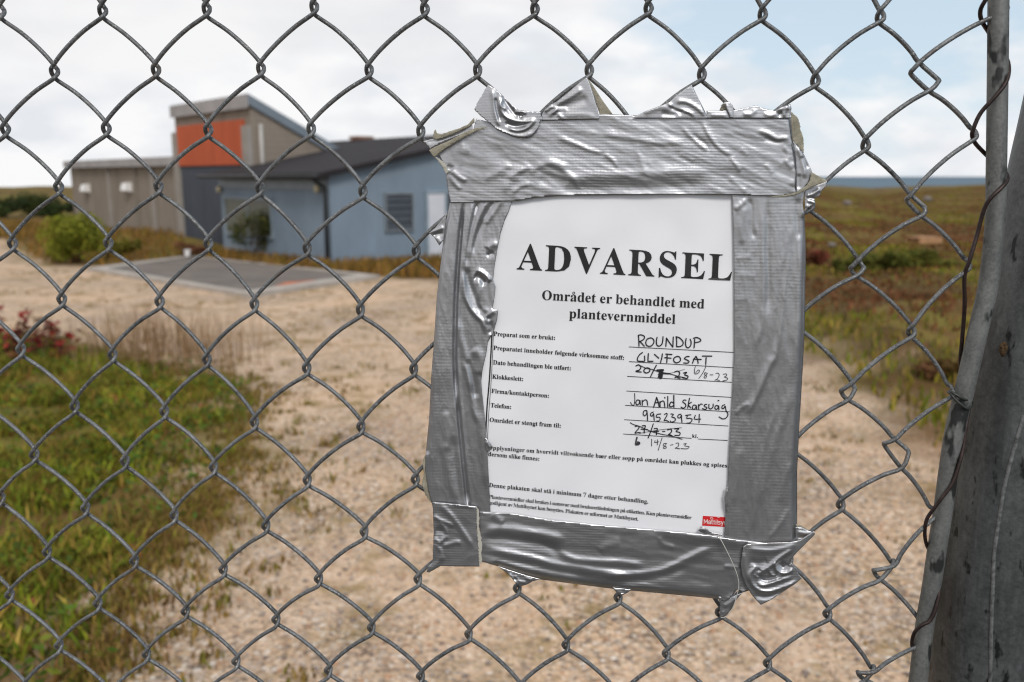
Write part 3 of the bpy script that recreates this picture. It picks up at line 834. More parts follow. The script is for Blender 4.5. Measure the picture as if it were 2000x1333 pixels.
def bush(name, px, py, wpx, hpx, label, cat, cols, wts, n=2600, leaf=0.07, group=None, stems=5, dome=0.55):
    q = on_ground(px, py); d = math.hypot(q[0], q[1]); sc = d / FPX
    z = float(terrain(q[0], q[1])); R_ = wpx * sc / 2; H_ = hpx * sc
    e = empty(name, (q[0], q[1], z)); tag(e, label, cat, group)
    k = 9
    cen = np.stack([R_ * dome * rg.randn(k), R_ * dome * rg.randn(k), H_ * (.25 + .45 * rg.rand(k))], 1)
    rr = R_ * (.35 + .3 * rg.rand(k))
    ix = rg.randint(0, k, n)
    dv = rg.randn(n, 3); dv /= np.linalg.norm(dv, axis=1)[:, None]
    pos = cen[ix] + dv * (rr[ix] * rg.rand(n) ** .4)[:, None] * np.array([1, 1, H_ / R_ * .55])
    pos[:, 0] = np.clip(pos[:, 0], -R_ * 1.1, R_ * 1.1); pos[:, 2] = np.clip(pos[:, 2], 0.02, H_ * 1.05)
    shade = palette(rg, k, cols, wts, .1)[ix] * .5 + palette(rg, n, cols, wts) * .5
    v, f, c = leaf_cloud(pos, leaf, rg, shade)
    fast_mesh('crown', v, f, M['leaf'], e, col=c)
    st = MB()
    for i in range(stems):
        t = cen[i % k]; st.tube([(t[0] * .15, t[1] * .15, -.05), (t[0] * .5, t[1] * .5, t[2] * .6), tuple(t)], 0.015, 6)
    st.build('stem', simple('brown_stem', (0.09, 0.06, 0.04), 0.9), e)
    return e
OL = [(0.18, 0.20, 0.022), (0.25, 0.24, 0.03), (0.11, 0.125, 0.018)]
DK = [(0.035, 0.05, 0.016), (0.06, 0.075, 0.02), (0.025, 0.034, 0.012)]
bush('bush', 150, 517, 116, 100, 'round olive green bush on the gravel edge before the low grey wing', 'bush', OL, [3, 2, 2], 5200, 0.055, dome=0.26)
bush('bush', 232, 507, 46, 34, 'small low olive bush right of the large round one', 'bush', [(0.15, 0.13, 0.02), (0.2, 0.14, 0.03), (0.11, 0.11, 0.018)], [2, 1, 3], 1200, 0.06)
bush('shrub', 490, 508, 70, 100, 'dark green shrub growing in front of the blue house window', 'shrub', [(0.05, 0.06, 0.02), (0.09, 0.075, 0.03), (0.10, 0.09, 0.02)], [3, 2, 1], 1500, 0.055)
bush('shrub', 372, 505, 44, 30, 'low reddish brown shrub at the foot of the dark corrugated panel', 'shrub', [(0.15, 0.06, 0.035), (0.2, 0.10, 0.05), (0.09, 0.06, 0.025)], [3, 2, 1], 900, 0.05)
bush('shrub', 540, 515, 60, 18, 'low brown shrub under the blue eaves wall', 'shrub', [(0.16, 0.085, 0.03), (0.12, 0.09, 0.03)], [2, 2], 700, 0.05)
for px, py, w, h, lb in ((15, 446, 60, 38, 'dark hedge bush at the far left picture edge'), (72, 444, 80, 44, 'dark hedge bush between the edge bush and the grey wing'), (118, 446, 46, 28, 'low dark hedge bush touching the end of the grey wing')):
    bush('hedge_bush', px, py, w, h, lb, 'bush', DK, [3, 2, 2], 2200, 0.13, 'dark bushes beyond the gravel')

# grass round the houses
P1 = scatter(rg, 5200, G2((425, 498), (650, 519), (850, 507), (980, 500), (1000, 556), (850, 546), (735, 541), (560, 528), (400, 508)))
P2 = scatter(rg, 6500, G2((-60, 452), (140, 452), (230, 463), (355, 480), (368, 500), (330, 511), (200, 521), (90, 518), (0, 484), (-60, 484)))
P = np.vstack([P1, P2]); nP = len(P)
o = blades('grass', P[:, 0], P[:, 1], 0.10 + 0.22 * rg.rand(nP), 0.03 + 0.02 * rg.rand(nP), palette(rg, nP, [(0.24, 0.125, 0.03), (0.17, 0.11, 0.02), (0.13, 0.07, 0.025), (0.27, 0.16, 0.05), (0.11, 0.105, 0.018)], [3, 2, 3, 2, 1]), rg, 0.6)
tag(o, 'brown and yellow grass strip along the foot of the houses', 'grass', kind='stuff')

# thin weeds on the gravel
P = scatter(rg, 2300, gravel_poly, lambda P: np.clip(np.hypot(P[:, 0], P[:, 1]) < 26, 0, 1) * np.clip(0.2 + 2.2 * fbm(P[:, 0] * .6 + 2, P[:, 1] * .6, 3), 0, 1))
P = P[(P[:, 1] > 2.2)]
P = np.repeat(P, 7, 0) + 0.045 * rg.randn(len(P) * 7, 2); nP = len(P)
o = blades('weeds', P[:, 0], P[:, 1], 0.012 + 0.03 * rg.rand(nP), 0.012 + 0.010 * rg.rand(nP), palette(rg, nP, [(0.22, 0.15, 0.05), (0.15, 0.14, 0.03), (0.27, 0.18, 0.07)], [3, 2, 2]), rg, 0.9)
tag(o, 'thin scattered weeds on the gravel yard', 'weeds', kind='stuff')

# pebbles lying on the gravel near the fence
P = scatter(rg, 16000, G2((250, 1400), (480, 960), (800, 760), (1500, 740), (1900, 1000), (2100, 1400)))
t_ = (1 + math.sqrt(5)) / 2
OCT = np.array([(1, 0, 0), (-1, 0, 0), (0, 1, 0), (0, -1, 0), (0, 0, 1), (0, 0, -1)], float)
OF = np.array([(0, 2, 4), (2, 1, 4), (1, 3, 4), (3, 0, 4), (2, 0, 5), (1, 2, 5), (3, 1, 5), (0, 3, 5)])
nP = len(P); s = 0.004 + 0.010 * rg.rand(nP) ** 2.5
V = OCT[None] * (s[:, None, None] * (0.7 + 0.6 * rg.rand(nP, 6, 1))) * np.array([1, 1, .65])
a = rg.rand(nP) * 6.28; ca, sa = np.cos(a), np.sin(a)
V = np.stack([V[..., 0] * ca[:, None] - V[..., 1] * sa[:, None] + P[:, :1], V[..., 0] * sa[:, None] + V[..., 1] * ca[:, None] + P[:, 1:2], V[..., 2] + (terrain(P[:, 0], P[:, 1]) + s * .3)[:, None]], -1)
o = fast_mesh('gravel', V.reshape(-1, 3), (OF[None] + (np.arange(nP) * 6)[:, None, None]).reshape(-1, 3), M['leaf'], smooth=True,
              col=np.repeat(palette(rg, nP, [(0.5, 0.37, 0.27), (0.36, 0.30, 0.26), (0.62, 0.52, 0.42), (0.22, 0.18, 0.16), (0.45, 0.27, 0.17)], [4, 3, 2, 2, 2], .12), 6, 0))
tag(o, 'loose pale gravel stones lying in front of the fence', 'gravel', kind='stuff')

# moor to the right
moor_poly = G2((1440, 640), (1575, 694), (1660, 730), (1760, 820), (1830, 884), (1960, 990), (2150, 1010), (2400, 700), (2200, 420), (1440, 420))
P = scatter(rg, 85000, moor_poly, lambda P: np.clip(11.0 / (np.hypot(P[:, 0], P[:, 1]) + 1), .05, 1) * np.clip(.75 + 1.0 * fbm(P[:, 0] * .7, P[:, 1] * .7, 3), .25, 1))
nP = len(P); r_ = np.hypot(P[:, 0], P[:, 1])
f = fbm(P[:, 0] * .30 + 9, P[:, 1] * .11, 3) + 0.55 * np.clip((14.5 - r_) / 5, -0.15, 1)
cA = palette(rg, nP, [(0.21, 0.17, 0.025), (0.12, 0.14, 0.016), (0.25, 0.17, 0.05)], [3, 4, 2]); cB = palette(rg, nP, [(0.14, 0.058, 0.026), (0.20, 0.085, 0.04), (0.085, 0.05, 0.022)], [3, 2, 2])
pc = np.where((f + 0.12 * rg.randn(nP) > 0.0)[:, None], cA, cB)
o = blades('moor_grass', P[:, 0], P[:, 1], (0.03 + 0.08 * rg.rand(nP)) * (1 + .4 * f), (0.014 + 0.022 * rg.rand(nP)) * np.clip(r_ / 10, 1, 4), pc, rg, 0.7)
tag(o, 'olive and rust coloured moor grass and heather right of the gravel', 'grass', kind='stuff')
for px, py, w, h, lb, cols in ((1690, 545, 120, 42, 'dark green heath bush on the moor left of the wooden pallet', [(0.09, 0.10, 0.02), (0.13, 0.12, 0.025)]), (1800, 550, 100, 40, 'dark green heath bush on the moor below the wooden pallet', [(0.085, 0.10, 0.02), (0.14, 0.125, 0.025)]),
                              (1590, 520, 60, 34, 'dark red heather clump on the moor beside the notice', [(0.17, 0.045, 0.03), (0.12, 0.06, 0.03)]), (1850, 740, 100, 34, 'rust brown heather clump by the gravel bend', [(0.15, 0.07, 0.035), (0.1, 0.075, 0.02)])):
    bush('heath_bush', px, py, w, h, lb, 'bush', cols, [2, 1], 1800, 0.055, 'low bushes on the moor')
# stones far out on the moor
def rock(px, py, w, h, dist, label):
    d = ray(px, py); t = dist / d[1]; x, y = d[0] * t, d[1] * t
    bm = bmesh.new(); bmesh.ops.create_icosphere(bm, subdivisions=3, radius=1.0)
    sd = rg.rand() * 50
    for vv in bm.verts:
        k = 1 + 0.35 * float(perlin(vv.co.x * 1.4 + sd, vv.co.y * 1.4 + vv.co.z))
        vv.co = Vector((vv.co.x * w * dist / FPX / 2.8 * k, vv.co.y * w * dist / FPX / 2.8 * k, vv.co.z * h * dist / FPX * k * 0.7 - h * dist / FPX * 0.4))
    me = bpy.data.meshes.new('rock'); bm.to_mesh(me); bm.free(); me.materials.append(M['rockm'])
    o = bpy.data.objects.new('rock', me); C.objects.link(o); o.location = (x, y, CAMZ + d[2] * t)
    tag(o, label, 'rock', 'pale rocks on the moor')
M['rockm'] = simple('pale_rock', (0.19, 0.165, 0.15), 0.9, 0, 0.25, 2.0, 0.4)
for a in ((1655, 394, 22, 7, 46, 'pale rock far out on the moor just right of the notice'), (1812, 386, 22, 8, 50, 'pale rock far out on the moor nearest the edge bar'), (1625, 476, 22, 7, 24, 'flat grey rock among the heather beside the notice')):
    if a[5]: rock(*a)
# a pallet of boards lying in the heather
d = ray(1805, 466); t = 26 / d[1]
pb = empty('wooden_pallet', (d[0] * t, d[1] * t, CAMZ + d[2] * t - 0.05), math.radians(8)); pb.scale = (0.85, 0.85, 0.75); tag(pb, 'weathered orange brown wooden pallet lying in the moor grass', 'pallet')
pm_ = simple('weathered_wood', (0.42, 0.235, 0.125), 0.85, 0, 0.25, 4.0)
dk = MB()
for k in range(6): dk.box(-0.42, 0.42, -0.42 + k * 0.15, -0.42 + k * 0.15 + 0.115, 0.10, 0.125)
dk.build('deck', pm_, pb)
for yy in (-0.4, -0.03, 0.34): MB().box(-0.42, 0.42, yy, yy + 0.08, -0.1, 0.098).build('bearer', pm_, pb)
# small white tub at the slab's back corner
q = on_ground(367, 507); e = empty('white_tub', (q[0], q[1], float(terrain(q[0], q[1])) + 0.05)); tag(e, 'small white plastic tub standing by the back corner of the slab', 'tub')
bm = bmesh.new(); bmesh.ops.create_cone(bm, cap_ends=True, segments=20, radius1=0.075, radius2=0.095, depth=0.18)
me = bpy.data.meshes.new('bucket'); bm.to_mesh(me); bm.free(); me.materials.append(M['lampwhite'])
b_ = bpy.data.objects.new('bucket', me); C.objects.link(b_); b_.parent = e; b_.location = (0, 0, 0.09)
MB().tube([(0.10 * math.cos(k / 16 * 6.2832), 0.10 * math.sin(k / 16 * 6.2832), 0.18) for k in range(17)], 0.009, 6).build('rim', M['lampwhite'], e, True)

# outlines of the serif letters (character|advance|contours), 500 units to the em
GLYPH_DATA = '''
7|280|83,0 216,303 84,303 64,296 55,277 52,252 22,252 25,357 263,357 263,333 125,0
A|325|-7,0 -7,14 7,16 18,23 27,35 37,56 154,347 167,347 286,65 306,26 316,17 330,14 330,0 171,0 171,14 201,19 211,34 203,61 188,99 77,99 59,53 56,44 56,36 65,19 92,14 95,14 95,0;85,120 180,120 132,238
D|369|15,0 15,13 35,16 47,22 53,34 55,56 55,279 53,303 45,317 32,324 11,327 11,339 165,339 220,334 266,319 302,295 328,262 343,220 349,170 329,75 269,19 170,0;166,18 195,22 219,35 238,56 255,103 261,171 250,255 219,306 166,323 150,321 141,315 137,304 136,287 136,54 137,36 141,25 150,20
E|329|11,0 11,13 33,15 47,22 54,36 56,58 56,275 54,301 46,317 33,324 12,327 12,339 297,339 297,238 286,238 274,277 253,303 220,316 173,321 149,319 142,316 139,310 136,289 136,183 144,183 173,187 193,200 206,223 215,257 227,257 227,88 214,88 210,115 203,135 193,149 179,159 161,164 138,166 136,166 136,50 138,35 143,26 154,22 172,21 205,23 233,29 257,40 276,56 292,78 306,107 320,107 300,0
F|301|12,0 12,13 33,17 47,25 53,39 56,62 56,279 53,302 46,315 32,322 11,327 11,339 293,339 293,238 281,238 274,266 265,287 250,303 231,313 205,319 171,321 149,320 138,314 136,297 136,184 142,184 170,188 191,201 204,224 212,258 225,258 225,88 212,88 204,125 191,149 170,162 141,167 136,167 136,60 140,32 146,23 156,18 191,13 191,0
K|380|12,0 12,13 34,16 47,24 54,37 56,60 56,282 54,302 47,316 34,323 13,327 13,339 181,339 181,327 153,322 145,317 140,309 136,282 136,174 239,278 254,297 260,312 249,323 217,327 217,339 362,339 362,327 355,327 309,312 257,269 202,212 345,35 363,19 387,13 387,0 209,0 209,13 228,14 240,16 246,20 249,26 245,35 236,49 149,159 136,148 136,60 138,37 145,24 158,16 181,13 181,0
L|318|12,0 12,13 33,16 47,24 53,37 56,60 56,282 53,303 46,316 33,323 12,327 12,339 186,339 186,327 155,323 146,318 140,310 136,282 136,62 138,35 142,28 149,23 174,21 207,23 234,30 257,41 275,59 291,84 305,115 318,115 299,0
M|472|11,0 11,13 32,16 46,24 53,37 56,59 56,285 53,310 47,317 39,322 11,327 11,339 138,339 236,106 335,339 460,339 460,327 439,323 426,315 419,302 417,282 417,64 421,32 425,23 433,17 459,13 459,0 295,0 295,13 322,19 330,24 335,33 339,62 339,297 215,0 201,0 79,290 79,60 81,36 89,22 104,15 126,13 126,0
O|391|194,-8 158,-5 126,6 96,22 70,43 49,69 34,100 24,133 21,170 24,206 34,239 49,270 71,296 97,317 127,334 161,344 198,347 233,344 266,334 296,318 321,297 342,271 358,241 368,207 371,170 368,133 358,100 342,69 321,43 294,22 264,6 231,-5;197,9 245,27 273,80 282,170 277,239 259,289 231,320 194,330 146,312 118,259 108,170 114,100 132,50 160,19
P|311|12,0 12,13 33,16 47,24 53,37 56,60 56,282 53,302 46,316 33,323 12,327 12,339 159,339 214,336 250,328 273,314 290,296 301,273 305,247 297,209 273,179 234,159 180,153 136,153 136,60 138,37 145,24 158,16 180,13 180,0;136,171 150,171 182,175 202,188 214,211 218,245 214,279 205,303 187,316 161,321 148,320 141,316 137,308 136,297
R|352|12,0 12,13 33,16 47,24 53,37 56,60 56,282 53,302 46,316 33,323 12,327 12,339 162,339 227,334 274,317 301,289 311,249 302,212 277,185 235,167 322,38 337,19 345,15 356,13 358,13 358,0 252,0 150,158 136,158 136,60 138,37 145,24 158,16 180,13 180,0;136,174 152,174 185,179 208,192 222,216 226,250 219,289 200,313 167,321 151,319 141,315 137,304 136,287
S|291|32,-8 32,118 47,118 62,70 83,37 111,18 147,11 172,15 191,27 203,45 208,67 198,96 168,119 121,142 83,164 57,188 42,215 37,247 40,275 50,300 65,320 86,335 110,344 138,347 171,344 210,334 217,332 223,331 233,335 239,347 252,347 252,238 240,238 231,264 219,287 203,305 185,319 165,328 145,331 122,328 104,318 93,302 89,283 92,265 102,251 118,238 141,226 189,203 216,189 236,174 251,157 261,140 266,121 268,99 264,69 252,43 234,22 209,6 179,-4 143,-8 118,-6 94,1 73,7 63,9 52,5 46,-8
T|315|69,0 69,13 91,16 106,23 113,37 116,60 116,323 111,323 76,317 49,300 30,273 22,237 8,237 8,339 306,339 306,236 293,236 279,284 248,313 200,323 196,323 196,60 198,37 206,23 220,15 244,13 244,0
V|319|158,-10 33,284 17,313 6,322 -11,327 -11,339 157,339 157,327 137,325 124,322 116,315 114,305 120,282 193,107 259,281 264,305 262,315 254,322 223,327 223,339 329,339 329,327 315,324 304,318 294,306 285,285 171,-10
a|256|190,-8 168,-4 155,7 149,26 113,2 71,-7 48,-3 30,9 19,26 15,47 23,77 47,101 89,122 148,142 148,180 146,198 139,210 127,218 110,220 86,216 78,204 85,191 90,181 92,172 89,160 82,150 71,144 58,142 44,144 33,151 27,162 25,176 28,193 37,207 51,220 71,229 94,235 121,237 166,232 196,218 213,193 218,157 218,47 220,30 227,26 239,31 245,21 219,-1;113,25 130,31 148,47 148,126 115,113 95,92 88,62 94,34
b|269|32,-9 32,289 31,308 27,319 20,324 6,327 6,339 103,339 103,208 131,230 165,237 189,233 211,223 229,205 243,183 252,155 255,124 251,88 240,56 223,30 201,10 174,-3 143,-8 110,0 78,21 40,-9;136,11 158,17 173,37 180,71 183,119 180,159 172,187 158,203 137,209 126,207 116,201 107,192 103,180 103,51 107,29 118,15
d|275|104,-8 79,-4 58,8 40,26 26,50 17,78 15,110 18,146 27,177 41,202 61,221 83,233 109,237 140,230 166,209 166,299 164,312 158,320 147,325 131,327 131,339 238,339 238,56 239,40 242,30 249,24 263,21 263,8 219,4 166,-8 166,29 140,2;128,21 139,23 150,31 160,42 166,57 166,180 162,191 154,201 142,207 130,209 110,203 97,186 90,156 88,114 90,73 97,44 109,27
e|224|115,-8 87,-4 63,8 43,26 28,51 18,82 15,117 18,150 28,179 44,203 65,222 89,233 117,237 156,230 185,209 204,174 211,129 211,124 87,124 94,72 115,42 149,32 176,40 201,64 212,54 185,20 152,-1;87,143 150,143 150,160 148,187 144,206 135,217 120,221 101,213 90,190 87,152
f|159|11,0 11,12 30,16 37,26 39,55 39,206 12,206 12,231 39,231 39,263 45,298 63,324 92,341 130,346 157,342 179,332 192,316 196,298 194,283 188,273 178,267 167,265 155,266 146,272 140,280 138,291 144,313 146,318 147,322 144,328 134,330 121,328 114,320 110,291 110,231 152,231 152,206 110,206 110,49 112,30 118,19 129,14 149,12 149,0
g|244|109,-105 66,-101 36,-91 17,-75 11,-56 21,-34 51,-19 26,-1 18,23 21,40 32,55 50,69 76,82 43,100 23,126 16,158 20,180 30,199 45,215 65,227 90,235 117,237 146,234 174,227 236,227 236,200 200,200 213,177 217,152 214,131 206,113 192,97 174,86 153,79 128,77 117,77 106,78 94,76 84,70 77,62 75,53 83,41 105,37 131,37 166,35 193,30 212,22 225,10 233,-7 235,-28 227,-60 203,-84 163,-99;117,93 132,97 142,109 147,129 149,157 147,186 142,206 132,217 117,221 102,217 92,206 87,186 85,157 87,129 92,109 102,97;120,-87 162,-82 188,-70 196,-49 193,-38 186,-31 172,-27 153,-26 72,-26 59,-38 55,-54 58,-66 71,-77 90,-84
h|283|14,0 14,12 26,14 34,19 38,28 39,42 39,297 38,310 34,320 27,325 14,328 14,339 110,339 110,199 142,227 181,237 217,228 239,202 246,158 246,42 247,28 251,19 258,14 271,12 271,0 151,0 151,12 154,12 170,19 175,42 175,162 171,192 163,200 151,202 129,195 110,175 110,42 111,28 115,19 122,14 134,12 134,0
i|148|75,270 60,272 48,280 40,292 38,307 40,322 48,334 60,342 75,345 90,342 102,334 110,322 113,307 110,292 102,280 89,272;14,0 14,12 26,14 34,19 38,28 39,42 39,188 38,203 35,212 28,217 15,219 16,231 111,231 111,42 112,28 115,20 122,14 134,12 134,0
j|156|79,271 64,273 52,281 44,293 42,308 44,323 53,335 65,343 79,346 94,343 106,335 114,323 117,308 114,294 106,282 94,273;27,-105 8,-103 -8,-98 -22,-89 -33,-79 -39,-66 -42,-52 -39,-39 -33,-30 -24,-24 -11,-22 1,-23 11,-29 17,-38 20,-49 14,-65 8,-77 12,-84 23,-87 36,-84 44,-74 48,-40 48,186 46,202 42,212 32,217 16,219 16,231 119,231 119,-16 112,-55 94,-82 65,-99
k|267|13,0 13,12 26,14 34,19 38,28 39,42 39,296 35,320 28,325 15,327 16,339 110,339 110,126 169,185 178,196 182,207 175,216 156,219 153,219 153,231 257,231 257,219 229,212 205,194 166,156 258,26 268,15 280,12 280,0 157,0 157,12 162,12 174,15 178,24 173,37 121,110 110,100 110,42 111,28 115,20 122,14 134,12 134,0
l|148|14,0 14,12 26,14 34,19 38,28 39,42 39,296 35,320 28,325 15,327 15,339 111,339 111,42 112,28 115,20 122,14 134,12 134,0
m|413|14,0 14,12 26,14 34,19 38,28 39,42 39,189 38,202 34,211 27,217 14,219 14,231 109,231 109,197 140,227 177,237 206,232 227,218 239,195 271,226 311,237 347,228 368,202 375,158 375,42 376,28 380,19 387,14 399,12 399,0 281,0 281,12 293,14 300,20 304,29 305,42 305,162 301,192 293,200 281,202 260,196 242,177 242,42 243,29 246,20 253,14 265,12 265,0 149,0 149,12 160,14 168,20 171,29 173,42 173,162 168,192 161,199 149,202 127,195 109,175 109,42 110,29 114,20 120,14 132,12 132,0
n|283|14,0 14,12 26,14 34,19 38,28 39,42 39,189 38,202 34,211 27,217 14,219 14,231 110,231 110,199 142,228 181,237 217,228 239,202 246,158 246,42 247,28 251,19 258,14 271,12 271,0 151,0 151,12 154,12 170,19 175,42 175,162 171,192 163,200 151,202 129,195 110,175 110,42 111,28 115,19 122,14 134,12 134,0
o|250|126,-8 94,-3 67,9 45,27 28,52 18,82 14,115 18,148 28,178 45,203 67,221 94,233 125,237 156,233 183,222 205,203 222,179 232,149 236,115 232,81 222,51 205,27 183,8 156,-4;126,9 143,14 156,29 162,61 164,115 161,169 155,202 143,217 126,223 107,217 96,202 89,169 87,115 89,61 96,29 108,14
p|277|13,-104 13,-92 30,-87 38,-75 39,-48 39,181 38,200 35,211 27,216 15,220 15,231 107,231 107,196 124,219 145,233 172,238 196,234 218,222 236,204 249,180 258,151 261,119 258,84 249,54 235,28 217,9 194,-3 169,-8 136,0 110,24 110,-43 113,-73 117,-82 124,-88 147,-92 147,-104;146,21 165,27 178,44 186,74 188,115 186,155 180,185 168,201 148,207 127,199 110,175 110,51 125,29
r|214|14,0 14,12 26,14 34,19 38,28 39,42 39,188 38,203 35,212 27,217 15,219 16,231 109,231 109,188 123,209 139,224 157,234 174,237 192,234 205,226 213,214 216,198 213,185 207,175 197,168 185,166 173,167 165,172 154,186 148,192 141,194 130,190 121,180 113,164 111,143 111,42 113,27 118,19 129,14 147,12 147,0
s|214|113,-8 90,-5 65,5 55,7 44,3 38,-7 27,-7 27,79 40,79 49,50 65,29 84,16 105,11 121,13 133,20 141,30 143,44 136,63 116,78 80,97 57,110 41,126 31,144 28,164 33,193 48,217 73,232 105,238 124,235 148,229 154,228 159,227 166,230 172,238 182,238 182,165 170,165 160,189 146,206 130,217 111,221 97,219 87,213 80,204 78,193 80,182 86,173 109,158 143,141 165,128 180,113 189,94 192,71 186,38 170,14 145,-2
t|170|92,-7 66,-3 49,8 39,26 36,53 36,208 15,208 15,223 66,275 96,316 108,316 108,231 155,231 155,208 108,208 108,61 111,38 117,32 125,30 141,36 154,56 166,49 147,18 123,-1
u|279|98,-8 68,-2 49,13 38,38 34,72 34,185 33,200 29,210 22,217 9,219 9,231 106,231 106,55 107,43 112,34 120,28 132,27 153,32 170,49 170,185 169,201 165,211 156,217 141,219 141,231 241,231 241,52 242,38 247,29 255,24 268,22 268,10 223,5 170,-8 170,30 156,14 139,3 119,-5
v|228|106,-8 29,185 16,209 9,216 -2,219 -2,231 122,231 122,219 116,219 101,216 96,206 97,200 138,91 176,188 180,203 173,215 152,219 152,231 227,231 227,220 215,215 207,208 194,181 119,-8
y|224|39,-105 22,-102 8,-93 -2,-80 -5,-62 -3,-50 4,-40 13,-32 27,-30 38,-31 48,-37 54,-45 56,-57 55,-61 55,-65 57,-71 64,-73 73,-69 85,-55 96,-33 105,-4 27,187 18,205 12,214 -3,219 -4,219 -4,231 121,231 121,219 101,216 97,212 96,205 97,199 99,191 138,89 172,180 176,194 177,204 175,211 171,216 151,219 151,231 223,231 223,219 214,216 206,209 193,181 121,-18 96,-71 84,-87 71,-97 56,-103
'''

# ---------------------------------------------------------------- chain link fence panel
KN = {}
def krow(j, cs, pts):
    for c, p in zip(cs, pts): KN[(c, j)] = p
krow(0, [0, 2, 4, 6, 8, 10, 12, 14, 16], [(2, 28), (201, 26), (404, 22), (614, 17), (830, 20), (1045, 19), (1267, 16), (1490, 26), (1720, 30)])
krow(1, range(1, 18, 2), [(107, 145), (305, 141), (510, 138), (721, 140), (933, 139), (1151, 138), (1371, 144), (1593, 155), (1806, 148)])
krow(2, [0, 2, 4, 6, 8, 16, 18], [(11, 258), (208, 256), (407, 258), (608, 255), (822, 259), (1691, 280), (1903, 262)])
krow(3, [1, 3, 5, 7, 15, 17], [(115, 371), (310, 369), (508, 371), (709, 376), (1582, 398), (1788, 400)])
krow(4, [0, 2, 4, 6, 8, 16, 18], [(25, 481), (212, 480), (407, 480), (600, 488), (813, 492), (1675, 523), (1890, 517)])
krow(5, [1, 3, 5, 7, 15, 17], [(121, 590), (312, 593), (497, 598), (704, 608), (1557, 628), (1780, 645)])
krow(6, [0, 2, 4, 6, 8, 16, 18], [(41, 688), (220, 698), (404, 706), (599, 722), (808, 723), (1656, 761), (1858, 764)])
krow(7, [1, 3, 5, 7, 15, 17], [(146, 798), (321, 808), (497, 828), (705, 836), (1548, 870), (1752, 883)])
krow(8, [0, 2, 4, 6, 8, 16, 18], [(67, 893), (244, 905), (417, 916), (600, 941), (811, 938), (1642, 983), (1822, 1003)])
krow(9, [-1, 1, 3, 5, 7, 15, 17], [(1, 978), (167, 997), (340, 1010), (519, 1030), (711, 1041), (1540, 1090), (1730, 1107)])
krow(10, [0, 2, 4, 6, 8, 10, 12, 14, 16, 18], [(92, 1083), (262, 1100), (436, 1116), (622, 1133), (816, 1133), (1010, 1150), (1207, 1167), (1405, 1195), (1616, 1197), (1813, 1242)])
krow(11, [-1, 1, 3, 5, 7, 9, 11, 13, 15, 17], [(19, 1167), (191, 1183), (362, 1198), (539, 1213), (725, 1228), (915, 1240), (1105, 1260), (1301, 1276), (1499, 1294), (1695, 1313)])
krow(12, [0, 2, 4, 6, 8], [(115, 1265), (286, 1282), (461, 1295), (641, 1312), (821, 1322)])
# the stretched links beside the edge bar: (left end, right end, upper crossing, lower crossing) in photograph pixels
WIDE = {(17, 1): ((1779, 141), (1833, 157), (1797, 120), (1816, 176)), (17, 3): ((1771, 389), (1805, 405), (1779, 378), (1800, 420)),
        (17, 7): ((1727, 866), (1774, 882), (1746, 856), (1759, 912)), (17, 9): ((1707, 1114), (1746, 1096), (1744, 1102), (1716, 1130)),
        (17, 11): ((1676, 1313), (1707, 1303), (1704, 1309), (1684, 1327)), (16, 4): ((1662, 523), (1687, 523), (1677, 505), (1672, 538)),
        (16, 6): ((1643, 763), (1669, 758), (1664, 745), (1654, 780))}
_g = np.array(list(KN.keys()), float)
_p = np.array([plane(*p) for p in KN.values()])
_A = np.stack([np.ones(len(_g)), _g[:, 0], _g[:, 1], _g[:, 0] * _g[:, 1], _g[:, 1] ** 2, _g[:, 0] ** 2], 1)
_Al = _A[:, :3]
_sel = _g[:, 0] < 17
_co, *_ = np.linalg.lstsq(_A[_sel], _p[_sel], rcond=None)
_col, *_ = np.linalg.lstsq(_Al[_sel], _p[_sel], rcond=None)
_res = _p - _A @ _co
def knuckle(c, j):
    if (c, j) in KN: return np.array(plane(*KN[(c, j)]))
    inside = -2 <= c <= 18 and -1 <= j <= 13
    a = np.array([1, c, j, c * j, j * j, c * c], float)
    lin = a[:3] @ _col
    if not inside:
        jj = np.clip(j, -1, 13); cc = np.clip(c, -2, 18)
        edge = np.array([1, cc, jj, cc * jj, jj * jj, cc * cc], float) @ _co - np.array([1, cc, jj], float) @ _col
        return lin + edge + 0.0012 * np.array([perlin(c * .7, j * .7), perlin(c * .7 + 50, j * .7)])
    d2 = (_g[:, 0] - c) ** 2 + (_g[:, 1] - j) ** 2
    w = np.exp(-d2 / 6.0)
    r = (w[:, None] * _res).sum(0) / (w.sum() + 0.05)
    return a @ _co + r

# edge bar along the panel (its bent course in photograph pixels, its centre line)
BAR_L = [(-200, 1934), (0, 1931), (150, 1929.5), (333, 1927), (400, 1926), (458, 1923), (533, 1915), (583, 1906), (666, 1887), (766, 1864), (841, 1846), (916, 1834), (991, 1824), (1075, 1811), (1150, 1800), (1225, 1787), (1325, 1775), (1450, 1757)]
bar_pts = np.array([(*plane(x + 17.5, y), 0) for y, x in BAR_L])
bar_line = spline(np.stack([bar_pts[:, 0], np.full(len(bar_pts), -0.001), bar_pts[:, 1]], 1), 6)
top_dir = bar_line[0] - bar_line[4]; top_dir /= np.linalg.norm(top_dir)
bot_dir = bar_line[-1] - bar_line[-5]; bot_dir /= np.linalg.norm(bot_dir)
bar_line = np.vstack([bar_line[0] + top_dir * 0.12, bar_line, bar_line[-1] + bot_dir * 0.25, [bar_line[-1][0] - 0.05, -0.001, -1.57]])

